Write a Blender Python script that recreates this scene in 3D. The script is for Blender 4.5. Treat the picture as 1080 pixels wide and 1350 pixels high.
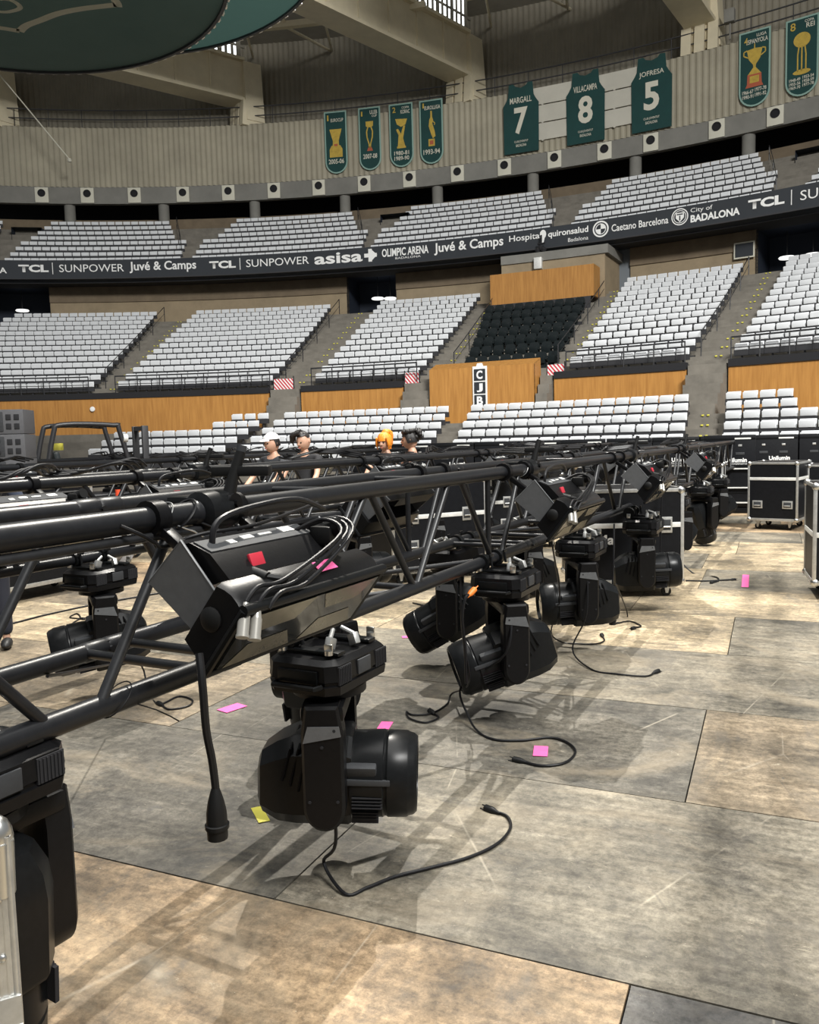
import bpy, bmesh, math, random
from mathutils import Vector, Matrix
random.seed(7)
for o in list(bpy.data.objects): bpy.data.objects.remove(o)
SC = bpy.context.scene
COL = SC.collection
PI = math.pi
def rad(a): return a * PI / 180

# ------------------------------------------------------------------ camera
EYE = 1.65
PITCH = math.atan((675 - 579.5) / 1080.0)
ROLL = 0.026
cd = bpy.data.cameras.new('camera'); cam = bpy.data.objects.new('camera', cd); COL.objects.link(cam)
cd.sensor_width = 36; cd.sensor_fit = 'AUTO'; cd.lens = 1080 * 36 / 1350.0
cd.clip_start = 0.05; cd.clip_end = 300
fw = Vector((0, math.cos(PITCH), -math.sin(PITCH))); up = Vector((0, math.sin(PITCH), math.cos(PITCH))); rt = Vector((1, 0, 0))
cx = rt * math.cos(ROLL) - up * math.sin(ROLL); cy = rt * math.sin(ROLL) + up * math.cos(ROLL)
cam.matrix_world = Matrix(((cx.x, cy.x, -fw.x, 0), (cx.y, cy.y, -fw.y, 0), (cx.z, cy.z, -fw.z, EYE), (0, 0, 0, 1)))
SC.camera = cam

# ------------------------------------------------------------------ world, lights, exposure
SC.view_settings.view_transform = 'Standard'; SC.view_settings.look = 'None'
SC.view_settings.exposure = 0.18; SC.view_settings.gamma = 1.0
w = bpy.data.worlds.new('hall_air'); SC.world = w; w.use_nodes = True
bg = w.node_tree.nodes['Background']; bg.inputs[0].default_value = (0.93, 0.97, 1.0, 1); bg.inputs[1].default_value = 0.27

def lamp(name, kind, loc, target, energy, color=(1, 1, 1), **kw):
    d = bpy.data.lights.new(name, kind); d.energy = energy; d.color = color
    for k, v in kw.items(): setattr(d, k, v)
    o = bpy.data.objects.new(name, d); COL.objects.link(o); o.location = loc
    o.rotation_euler = (Vector(target) - Vector(loc)).to_track_quat('-Z', 'Y').to_euler()
    return o
# big skylight above the floor, floodlight up in the roof
lamp('skylight', 'AREA', (-2, 6, 27), (-2, 9, 0), 4300, (1.0, 0.985, 0.95), shape='RECTANGLE', size=26, size_y=24, spread=rad(130))
lamp('roof_flood', 'SPOT', (0.8, 17.5, 19), (1.2, 5.0, 0), 17000, (1.0, 0.95, 0.86), spot_size=rad(80), spot_blend=0.7, shadow_soft_size=0.085)
lamp('front_fill', 'AREA', (14, -8, 25), (-3, 36, 4), 9500, (1.0, 0.99, 0.96), shape='RECTANGLE', size=12, size_y=6, spread=rad(110))  # unseen fill lamp added to brighten the seats of the stands

# ------------------------------------------------------------------ materials
MATS = {}
def mat(name, col, rough=0.5, metal=0.0, var=0.0, scale=8.0, bump=0.0, spec=0.5, emis=None, coat=0.0):
    if name in MATS: return MATS[name]
    m = bpy.data.materials.new(name); m.use_nodes = True; nt = m.node_tree; b = nt.nodes['Principled BSDF']
    c = (col[0], col[1], col[2], 1)
    b.inputs['Base Color'].default_value = c; b.inputs['Roughness'].default_value = rough; b.inputs['Metallic'].default_value = metal
    b.inputs['Specular IOR Level'].default_value = spec; b.inputs['Coat Weight'].default_value = coat
    if emis: b.inputs['Emission Color'].default_value = (*emis[:3], 1); b.inputs['Emission Strength'].default_value = emis[3]
    if var or bump:
        tc = nt.nodes.new('ShaderNodeTexCoord'); n = nt.nodes.new('ShaderNodeTexNoise')
        n.inputs['Scale'].default_value = scale; n.inputs['Detail'].default_value = 6; n.inputs['Roughness'].default_value = 0.65
        nt.links.new(tc.outputs['Object'], n.inputs['Vector'])
        if var:
            r = nt.nodes.new('ShaderNodeValToRGB'); r.color_ramp.elements[0].position = 0.3; r.color_ramp.elements[1].position = 0.7
            r.color_ramp.elements[0].color = (*[max(0, k * (1 - var)) for k in col], 1)
            r.color_ramp.elements[1].color = (*[min(1, k * (1 + var)) for k in col], 1)
            nt.links.new(n.outputs['Fac'], r.inputs[0]); nt.links.new(r.outputs[0], b.inputs['Base Color'])
        if bump:
            bp = nt.nodes.new('ShaderNodeBump'); bp.inputs['Strength'].default_value = bump; bp.inputs['Distance'].default_value = 0.01
            nt.links.new(n.outputs['Fac'], bp.inputs['Height']); nt.links.new(bp.outputs[0], b.inputs['Normal'])
    MATS[name] = m
    return m
M = dict(
    truss=mat('black_powder_coat', (0.01, 0.0105, 0.012), 0.36, 0.0, 0.25, 30, 0.04, spec=0.35),
    rail=mat('worn_black_tube', (0.014, 0.0145, 0.016), 0.4, 0, 0.3, 40, spec=0.5),
    plastic=mat('black_plastic', (0.005, 0.005, 0.0055), 0.34, 0, 0.2, 60, 0.05, spec=0.18),
    plastic2=mat('satin_black_plastic', (0.007, 0.0075, 0.008), 0.3, 0, 0.2, 60, spec=0.18),
    shoulder=mat('grey_plastic', (0.10, 0.104, 0.108), 0.4, 0, 0.12, 40),
    rubber=mat('black_rubber', (0.007, 0.007, 0.007), 0.5, spec=0.25),
    cable=mat('black_cable', (0.008, 0.008, 0.009), 0.4, spec=0.25),
    greyplate=mat('dark_grey_plate', (0.045, 0.047, 0.05), 0.55, 0.1, 0.1, 30, spec=0.18),
    plate=mat('mid_grey_plate', (0.10, 0.103, 0.107), 0.5, 0.1, 0.1, 30),
    plug=mat('nickel_plug', (0.34, 0.33, 0.30), 0.3, 0.35),
    greydoor=mat('grey_blue_door', (0.16, 0.18, 0.2), 0.5),
    glass=mat('dark_lens_glass', (0.03, 0.032, 0.03), 0.08, 0, spec=0.8, coat=0.6),
    reflector=mat('smoked_reflector', (0.30, 0.28, 0.22), 0.22, 0.55, 0.25, 6),
    steel=mat('bright_steel', (0.62, 0.62, 0.6), 0.28, 1.0),
    alu=mat('brushed_aluminium', (0.58, 0.58, 0.56), 0.42, 0.85, 0.15, 25, 0.05),
    alulite=mat('pale_aluminium', (0.75, 0.75, 0.72), 0.5, 0.35, 0.12, 12),
    caseblk=mat('case_black_laminate', (0.007, 0.0075, 0.009), 0.42, 0, 0.25, 20, 0.08, spec=0.18),
    white=mat('white_print', (0.82, 0.82, 0.8), 0.6),
    pink=mat('pink_tape', (0.87, 0.13, 0.36), 0.7, 0, 0.1, 20),
    red=mat('red_label', (0.45, 0.02, 0.04), 0.5), orange=mat('orange_plastic', (0.85, 0.22, 0.03), 0.5),
    orangered=mat('orange_red_plastic', (0.8, 0.09, 0.03), 0.5),
    yellow=mat('yellow_paint', (0.6, 0.55, 0.08), 0.6),
    seat=mat('white_seat_plastic', (0.72, 0.735, 0.75), 0.42, 0, 0.05, 3),
    seatdark=mat('dark_steel_seat_shade', (0.03, 0.03, 0.033), 0.5),
    blackseat=mat('black_seat_vinyl', (0.007, 0.011, 0.012), 0.45, spec=0.35),
    concrete=mat('stand_concrete', (0.17, 0.155, 0.13), 0.85, 0, 0.22, 1.6, 0.1),
    band=mat('grey_ring_concrete', (0.20, 0.195, 0.175), 0.8, 0, 0.15, 0.8),
    brown=mat('brown_block_wall', (0.17, 0.13, 0.085), 0.85, 0, 0.18, 1.2),
    tan=mat('tan_block_wall', (0.30, 0.235, 0.15), 0.85, 0, 0.14, 1.2),
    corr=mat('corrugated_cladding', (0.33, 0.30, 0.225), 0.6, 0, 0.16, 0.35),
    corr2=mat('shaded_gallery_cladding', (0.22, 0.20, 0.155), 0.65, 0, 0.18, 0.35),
    girder=mat('beige_painted_steel', (0.66, 0.59, 0.43), 0.5, 0, 0.08, 1.0),
    roof=mat('roof_deck_grey', (0.27, 0.255, 0.215), 0.8, 0, 0.15, 0.6),
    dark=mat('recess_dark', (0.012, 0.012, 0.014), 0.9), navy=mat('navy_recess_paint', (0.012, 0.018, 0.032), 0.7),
    ribbon=mat('led_board_black', (0.022, 0.026, 0.032), 0.5, 0, 0.15, 0.5),
    green=mat('dark_green_banner', (0.005, 0.045, 0.042), 0.8, 0, 0.15, 0.8),
    greenborder=mat('banner_mint_edge', (0.24, 0.38, 0.33), 0.7),
    gold=mat('trophy_gold', (0.48, 0.33, 0.05), 0.6, 0, 0.2, 4), goldred=mat('trophy_base_red', (0.40, 0.09, 0.04), 0.6),
    cream=mat('cream_print', (0.62, 0.60, 0.5), 0.7), panelwhite=mat('scoreboard_white_panel', (0.52, 0.50, 0.43), 0.6, 0, 0.08, 0.6),
    daylight=mat('daylit_clerestory', (0.9, 0.93, 0.95), 0.5, emis=(0.92, 0.97, 1.0, 2.2)),
    oval=mat('lit_ceiling_disc', (0.9, 0.9, 0.9), 0.5, emis=(1, 0.99, 0.95, 1.1)),
    bluelit=mat('lit_entrance_tube', (0.9, 0.93, 1), 0.5, emis=(0.75, 0.86, 1.0, 3.0)),
    speaker=mat('grey_speaker_paint', (0.085, 0.085, 0.09), 0.6, 0, 0.1, 20),
    skin=mat('skin', (0.55, 0.32, 0.22), 0.5, 0, 0.08, 20), skin2=mat('tanned_skin', (0.42, 0.22, 0.14), 0.5, 0, 0.08, 20),
    hairblk=mat('black_hair', (0.012, 0.010, 0.009), 0.5, 0, 0.4, 60, 0.5), hairor=mat('orange_hair', (0.85, 0.26, 0.02), 0.5, 0, 0.25, 50, 0.5),
    shirtblk=mat('black_cotton', (0.014, 0.014, 0.016), 0.85), shirtgrey=mat('charcoal_cotton', (0.035, 0.037, 0.042), 0.85),
    shirtnavy=mat('navy_cotton', (0.02, 0.028, 0.05), 0.85), denim=mat('dark_denim', (0.018, 0.02, 0.03), 0.85),
    cap=mat('off_white_cap', (0.75, 0.72, 0.7), 0.8), shoe=mat('black_shoe', (0.012, 0.012, 0.012), 0.5),
    eye=mat('eye_dark', (0.02, 0.015, 0.012), 0.2), lip=mat('lips', (0.45, 0.15, 0.13), 0.5),
    tyre=mat('tyre_rubber', (0.012, 0.012, 0.012), 0.7), fork=mat('forklift_black_steel', (0.02, 0.02, 0.022), 0.45),
    drum=mat('grey_cable_drum', (0.30, 0.30, 0.30), 0.5, 0, 0.3, 60),
)
def wood_mat():
    m = bpy.data.materials.new('orange_veneer'); m.use_nodes = True; nt = m.node_tree; b = nt.nodes['Principled BSDF']; b.inputs['Roughness'].default_value = 0.45
    tc = nt.nodes.new('ShaderNodeTexCoord'); mp = nt.nodes.new('ShaderNodeMapping'); mp.inputs['Scale'].default_value = (5, 5, 0.35)
    n = nt.nodes.new('ShaderNodeTexNoise'); n.inputs['Scale'].default_value = 2.2; n.inputs['Detail'].default_value = 7; n.inputs['Roughness'].default_value = 0.6
    r = nt.nodes.new('ShaderNodeValToRGB'); e = r.color_ramp.elements
    e[0].position = 0.28; e[0].color = (0.33, 0.145, 0.032, 1); e[1].position = 0.72; e[1].color = (0.50, 0.245, 0.062, 1)
    nt.links.new(tc.outputs['Object'], mp.inputs[0]); nt.links.new(mp.outputs[0], n.inputs['Vector']); nt.links.new(n.outputs['Fac'], r.inputs[0]); nt.links.new(r.outputs[0], b.inputs['Base Color'])
    return m
M['wood'] = wood_mat()
def scrim_mat(nm, col, tr):
    m = mat(nm, col, 0.8, 0, 0.22, 0.6); nt = m.node_tree; b = nt.nodes['Principled BSDF']
    t = nt.nodes.new('ShaderNodeBsdfTranslucent'); t.inputs[0].default_value = tr; x = nt.nodes.new('ShaderNodeMixShader'); x.inputs[0].default_value = 0.6
    nt.links.new(b.outputs[0], x.inputs[1]); nt.links.new(t.outputs[0], x.inputs[2]); nt.links.new(x.outputs[0], nt.nodes['Material Output'].inputs[0]); return m
M['scrim'] = scrim_mat('grey_green_scrim', (0.12, 0.16, 0.155), (0.24, 0.285, 0.28, 1)); M['emblem'] = scrim_mat('pale_emblem_print', (0.75, 0.73, 0.66), (0.9, 0.88, 0.8, 1)); M['scrim2'] = scrim_mat('dark_green_scrim', (0.04, 0.085, 0.075), (0.026, 0.052, 0.046, 1))
def stripes_mat():
    m = bpy.data.materials.new('red_white_tape'); m.use_nodes = True; nt = m.node_tree; b = nt.nodes['Principled BSDF']; b.inputs['Roughness'].default_value = 0.6
    tc = nt.nodes.new('ShaderNodeTexCoord'); mp = nt.nodes.new('ShaderNodeMapping'); mp.inputs['Rotation'].default_value = (0, rad(40), 0)
    wv = nt.nodes.new('ShaderNodeTexWave'); wv.inputs['Scale'].default_value = 2.6
    r = nt.nodes.new('ShaderNodeValToRGB'); r.color_ramp.interpolation = 'CONSTANT'; e = r.color_ramp.elements
    e[0].color = (0.75, 0.74, 0.72, 1); e[1].position = 0.5; e[1].color = (0.55, 0.03, 0.05, 1)
    nt.links.new(tc.outputs['Object'], mp.inputs[0]); nt.links.new(mp.outputs[0], wv.inputs['Vector']); nt.links.new(wv.outputs['Fac'], r.inputs[0]); nt.links.new(r.outputs[0], b.inputs['Base Color'])
    return m
M['tape'] = stripes_mat()
def floor_mat():
    m = bpy.data.materials.new('worn_plywood_boards'); m.use_nodes = True; nt = m.node_tree; b = nt.nodes['Principled BSDF']
    N = nt.nodes.new; Lk = nt.links.new
    b.inputs['Roughness'].default_value = 0.62
    at = N('ShaderNodeAttribute'); at.attribute_name = 'tint'
    a2 = N('ShaderNodeAttribute'); a2.attribute_name = 'shift'
    tc = N('ShaderNodeTexCoord'); ad = N('ShaderNodeVectorMath'); ad.operation = 'ADD'
    Lk(tc.outputs['Object'], ad.inputs[0]); Lk(a2.outputs['Vector'], ad.inputs[1])
    def noise(sc, det, rough, mapping=None, dist=0.0):
        n = N('ShaderNodeTexNoise'); n.inputs['Scale'].default_value = sc; n.inputs['Detail'].default_value = det; n.inputs['Roughness'].default_value = rough; n.inputs['Distortion'].default_value = dist
        src = ad.outputs[0]
        if mapping:
            mp = N('ShaderNodeMapping'); mp.inputs['Scale'].default_value = mapping; Lk(src, mp.inputs[0]); src = mp.outputs[0]
        Lk(src, n.inputs['Vector']); return n.outputs['Fac']
    def ramp(f, p0, c0, p1, c1):
        r = N('ShaderNodeValToRGB'); e = r.color_ramp.elements; e[0].position = p0; e[0].color = (*c0, 1); e[1].position = p1; e[1].color = (*c1, 1); Lk(f, r.inputs[0]); return r.outputs[0]
    def mix(kind, fac, a, c):
        x = N('ShaderNodeMix'); x.data_type = 'RGBA'; x.blend_type = kind
        if isinstance(fac, float): x.inputs[0].default_value = fac
        else: Lk(fac, x.inputs[0])
        if isinstance(a, tuple): x.inputs[6].default_value = (*a, 1)
        else: Lk(a, x.inputs[6])
        if isinstance(c, tuple): x.inputs[7].default_value = (*c, 1)
        else: Lk(c, x.inputs[7])
        return x.outputs[2]
    grain = ramp(noise(2.2, 8, 0.7, (1.0, 7.0, 1), 0.6), 0.3, (0.55, 0.53, 0.50), 0.72, (1.2, 1.2, 1.2))
    blotch = ramp(noise(1.7, 7, 0.68), 0.36, (0.34, 0.34, 0.34), 0.62, (1.18, 1.14, 1.08))
    fine = ramp(noise(24, 5, 0.8), 0.38, (0.5, 0.5, 0.5), 0.62, (1.25, 1.25, 1.25))
    c = mix('MULTIPLY', 1.0, at.outputs['Color'], grain)
    c = mix('MULTIPLY', 1.0, c, blotch)
    c = mix('MULTIPLY', 0.9, c, fine)
    # worn-through tan patches, dark grime, pale scuffs and scratches, each with a shape of its own
    wp = ramp(noise(0.9, 9, 0.72, (1.0, 1.6, 1), 0.8), 0.52, (0, 0, 0), 0.70, (0.5, 0.5, 0.5))
    c = mix('MIX', wp, c, (0.33, 0.27, 0.185))
    dg = ramp(noise(1.3, 10, 0.74, (1.4, 0.8, 1), 1.5), 0.54, (0, 0, 0), 0.70, (0.8, 0.8, 0.8))
    c = mix('MIX', dg, c, (0.105, 0.095, 0.08))
    sc = ramp(noise(5.5, 9, 0.82, (1.0, 2.2, 1), 1.2), 0.62, (0, 0, 0), 0.70, (0.8, 0.8, 0.8))
    c = mix('MIX', sc, c, (0.50, 0.44, 0.33))
    fl = ramp(noise(46, 3, 0.9), 0.70, (0, 0, 0), 0.74, (0.9, 0.9, 0.9))
    c = mix('MIX', fl, c, (0.55, 0.49, 0.38))
    st = ramp(noise(3.1, 6, 0.6), 0.66, (0, 0, 0), 0.73, (0.75, 0.75, 0.75))
    c = mix('MIX', st, c, (0.09, 0.085, 0.08))
    def scratches(scale, width, rot):
        mp = N('ShaderNodeMapping'); mp.inputs['Rotation'].default_value = (0, 0, rot); mp.inputs['Scale'].default_value = (1.0, 0.45, 1); Lk(ad.outputs[0], mp.inputs[0])
        vv = N('ShaderNodeTexVoronoi'); vv.feature = 'DISTANCE_TO_EDGE'; vv.inputs['Scale'].default_value = scale; Lk(mp.outputs[0], vv.inputs['Vector'])
        ln = ramp(vv.outputs['Distance'], width * 0.4, (1, 1, 1), width, (0, 0, 0)); msk = ramp(noise(1.9, 4, 0.6), 0.50, (0, 0, 0), 0.64, (0.45, 0.45, 0.45))
        return mix('MULTIPLY', 1.0, ln, msk)
    c = mix('MIX', scratches(0.8, 0.0022, 0.5), c, (0.56, 0.50, 0.39))
    c = mix('MIX', scratches(1.1, 0.0022, -0.6), c, (0.08, 0.075, 0.07))
    v = N('ShaderNodeTexVoronoi'); v.inputs['Scale'].default_value = 2.4; Lk(ad.outputs[0], v.inputs['Vector'])
    sp = ramp(v.outputs['Distance'], 0.018, (1, 1, 1), 0.026, (0, 0, 0))
    c = mix('MIX', sp, c, (0.09, 0.085, 0.08))
    Lk(c, b.inputs['Base Color'])
    bp = N('ShaderNodeBump'); bp.inputs['Strength'].default_value = 0.25; bp.inputs['Distance'].default_value = 0.004
    Lk(noise(18, 6, 0.75), bp.inputs['Height']); Lk(bp.outputs[0], b.inputs['Normal'])
    rr = ramp(noise(3, 4, 0.6), 0.3, (0.5, 0.5, 0.5), 0.7, (0.75, 0.75, 0.75)); Lk(rr, b.inputs['Roughness'])
    return m
M['floor'] = floor_mat()

# ------------------------------------------------------------------ mesh helpers
class MB:
    def __init__(s): s.bm = bmesh.new(); s.mi = 0
    def _tag(s, before):
        for f in s.bm.faces:
            if f.index == -1 or f not in before: f.material_index = s.mi
    def poly(s, verts, faces):
        vs = [s.bm.verts.new(v) for v in verts]; out = []
        for f in faces:
            try: fc = s.bm.faces.new([vs[i] for i in f]); fc.material_index = s.mi; out.append(fc)
            except ValueError: pass
        return vs, out
    def box(s, c, d, rot=None, bevel=0.0):
        x, y, z = d[0] / 2, d[1] / 2, d[2] / 2
        R = rot if rot else Matrix.Identity(3)
        vs = [Vector(c) + R @ Vector((a, b, e)) for a in (-x, x) for b in (-y, y) for e in (-z, z)]
        v, f = s.poly(vs, [(0, 1, 3, 2), (4, 6, 7, 5), (0, 4, 5, 1), (2, 3, 7, 6), (0, 2, 6, 4), (1, 5, 7, 3)])
        if bevel > 0:
            es = {e for q in f for e in q.edges}
            r = bmesh.ops.bevel(s.bm, geom=list(es), offset=bevel, segments=2, affect='EDGES', profile=0.6)
            for q in r['faces']: q.material_index = s.mi
        return s
    def ring(s, c, u, v, r, n, squash=1.0):
        return [Vector(c) + u * (r * math.cos(2 * PI * i / n)) + v * (r * squash * math.sin(2 * PI * i / n)) for i in range(n)]
    def loft(s, rings, cap0=True, cap1=True, closed=True):
        n = len(rings[0]); vs = [[s.bm.verts.new(p) for p in r] for r in rings]
        for a, b in zip(vs[:-1], vs[1:]):
            for i in range(n if closed else n - 1):
                j = (i + 1) % n
                try: f = s.bm.faces.new([a[i], a[j], b[j], b[i]]); f.material_index = s.mi
                except ValueError: pass
        for flag, r, fl in ((cap0, vs[0], True), (cap1, vs[-1], False)):
            if flag:
                try: f = s.bm.faces.new(r[::-1] if fl else r); f.material_index = s.mi
                except ValueError: pass
        return s
    def cyl(s, a, b, r, r2=None, n=12, caps=True):
        a, b = Vector(a), Vector(b); d = (b - a).normalized()
        u = d.orthogonal().normalized(); v = d.cross(u)
        r2 = r if r2 is None else r2
        return s.loft([s.ring(a, u, v, r, n), s.ring(b, u, v, r2, n)], caps, caps)
    def tube(s, pts, r, n=8, smooth=0):
        P = [Vector(p) for p in pts]
        if smooth and len(P) > 2:
            Q = []
            for i in range(len(P) - 1):
                p0, p1, p2, p3 = P[max(i - 1, 0)], P[i], P[i + 1], P[min(i + 2, len(P) - 1)]
                for k in range(smooth):
                    t = k / smooth
                    Q.append(0.5 * ((2 * p1) + (p2 - p0) * t + (2 * p0 - 5 * p1 + 4 * p2 - p3) * t * t + (3 * p1 - p0 - 3 * p2 + p3) * t ** 3))
            P = Q + [P[-1]]
        rings = []; u = None
        for i, p in enumerate(P):
            d = (P[min(i + 1, len(P) - 1)] - P[max(i - 1, 0)]).normalized()
            u = d.orthogonal().normalized() if u is None else (u - d * u.dot(d)).normalized()
            rr = r[i * len(r) // len(P)] if isinstance(r, (list, tuple)) else r
            rings.append(s.ring(p, u, d.cross(u), rr, n))
        return s.loft(rings)
    def lathe(s, prof, c=(0, 0, 0), axis='Z', n=24, caps=True):
        U = {'Z': (Vector((1, 0, 0)), Vector((0, 1, 0)), Vector((0, 0, 1))), 'X': (Vector((0, 1, 0)), Vector((0, 0, 1)), Vector((1, 0, 0))), 'Y': (Vector((0, 0, 1)), Vector((1, 0, 0)), Vector((0, 1, 0)))}[axis]
        return s.loft([s.ring(Vector(c) + U[2] * h, U[0], U[1], max(r, 1e-4), n) for r, h in prof], caps, caps)
    def prism(s, pts, a, b):          # polygon of 3D points extruded from offset a to offset b (vectors)
        return s.loft([[Vector(p) + Vector(a) for p in pts], [Vector(p) + Vector(b) for p in pts]])
    def sphere(s, c, r, n=12, sc=(1, 1, 1)):
        R = []
        for i in range(n // 2 + 1):
            a = PI * i / (n // 2); R.append([Vector(c) + Vector((r * sc[0] * max(math.sin(a), 1e-3) * math.cos(2 * PI * j / n), r * sc[1] * max(math.sin(a), 1e-3) * math.sin(2 * PI * j / n), -r * sc[2] * math.cos(a))) for j in range(n)])
        return s.loft(R)
    def mesh(s, name, mats, sharp=38):
        bmesh.ops.recalc_face_normals(s.bm, faces=s.bm.faces[:])
        me = bpy.data.meshes.new(name); s.bm.to_mesh(me); s.bm.free()
        for m in (mats if isinstance(mats, (list, tuple)) else [mats]): me.materials.append(m)
        for p in me.polygons: p.use_smooth = True
        me.set_sharp_from_angle(angle=rad(sharp))
        return me
def link(name, me, parent=None, loc=None, rot=None):
    o = bpy.data.objects.new(name, me); COL.objects.link(o)
    if parent: o.parent = parent
    if loc is not None: o.location = loc
    if rot is not None: o.rotation_euler = rot
    return o
def part(name, mb, m, parent, loc=None, rot=None, label=None, sharp=38):
    o = link(name, mb.mesh(name, m, sharp), parent, loc, rot)
    if label: o['label'] = label
    return o
def tag(o, label, cat, group=None, kind=None):
    if label: o['label'] = label
    if cat: o['category'] = cat
    if group: o['group'] = group
    if kind: o['kind'] = kind
    return o
def thing(name, label, cat, loc=(0, 0, 0), rotz=0.0, group=None, kind=None):
    o = link(name, None, None, loc, (0, 0, rotz)); o.empty_display_size = 0.1
    return tag(o, label, cat, group, kind)
def single(name, mb, m, label, cat, group=None, kind=None, loc=None, rot=None, sharp=38):
    return tag(part(name, mb, m, None, loc, rot, None, sharp), label, cat, group, kind)
def struct(name, mb, m, sharp=38, loc=None, rot=None):
    o = part(name, mb, m, None, loc, rot, None, sharp); o['kind'] = 'structure'; return o
def dup(root, loc, rotz, label, group=None):
    r = root.copy(); COL.objects.link(r); r.location = loc; r.rotation_euler = (0, 0, rotz); r['label'] = label
    if group: r['group'] = group
    for ch in root.children:
        c = ch.copy(); COL.objects.link(c); c.parent = r
        for g in ch.children:
            d = g.copy(); COL.objects.link(d); d.parent = c
    return r
ORD = ['first', 'second', 'third', 'fourth', 'fifth', 'sixth', 'seventh', 'eighth', 'ninth', 'tenth', 'eleventh', 'twelfth', 'thirteenth', 'fourteenth', 'fifteenth', 'sixteenth', 'seventeenth', 'eighteenth', 'nineteenth', 'twentieth']
def ordn(i):
    if i < 20: return ORD[i]
    return {2: 'twenty', 3: 'thirty', 4: 'forty', 5: 'fifty'}[(i + 1) // 10] + ('-' + ORD[(i + 1) % 10 - 1] if (i + 1) % 10 else 'th').replace('-', '-')
TXT = {}
def text_mesh(s, m, bold=0.0, ext=0.0):
    key = (s, m.name, bold, ext)
    if key in TXT: return TXT[key]
    cu = bpy.data.curves.new('t', 'FONT'); cu.body = s; cu.size = 1; cu.offset = bold; cu.extrude = ext; cu.resolution_u = 3
    ob = bpy.data.objects.new('t', cu); COL.objects.link(ob)
    bpy.context.view_layer.update()
    me = bpy.data.meshes.new_from_object(ob.evaluated_get(bpy.context.evaluated_depsgraph_get()))
    bpy.data.objects.remove(ob); bpy.data.curves.remove(cu)
    xs = [v.co.x for v in me.vertices]; ys = [v.co.y for v in me.vertices]
    x0, x1, y0, y1 = min(xs), max(xs), min(ys), max(ys)
    for v in me.vertices: v.co.x = (v.co.x - x0) / (x1 - x0) - 0.5; v.co.y = (v.co.y - y0) / (y1 - y0) - 0.5
    me.materials.clear(); me.materials.append(m); TXT[key] = me
    return me
def text_on(parent, s, wid, hei, loc, rot, m, bold=0.0, name='lettering', label=None):   # text plane: local X right, local Y up
    me = text_mesh(s, m, bold).copy(); me.name = name
    for v in me.vertices: v.co.x *= wid; v.co.y *= hei
    o = link(name, me, parent, loc, rot)
    if label: o['label'] = label
    return o

# ------------------------------------------------------------------ the bowl: circles about one centre
BX, BY = -15.0, -3.875
def PT(th, r, z=0.0): a = rad(th); return Vector((BX + r * math.sin(a), BY + r * math.cos(a), z))
def arc_strip(mb, prof, t0, t1, step=0.6):      # open profile [(r,z)...] swept along the bowl
    n = max(2, int(abs(t1 - t0) / step) + 1)
    mb.loft([[PT(t0 + (t1 - t0) * i / n, r, z) for r, z in prof] for i in range(n + 1)], False, False, closed=False)
    return mb
def arc_solid(mb, prof, t0, t1, step=0.6):
    n = max(1, int(abs(t1 - t0) / step) + 1)
    mb.loft([[PT(t0 + (t1 - t0) * i / n, r, z) for r, z in prof] for i in range(n + 1)], True, True, closed=True)
    return mb

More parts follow.
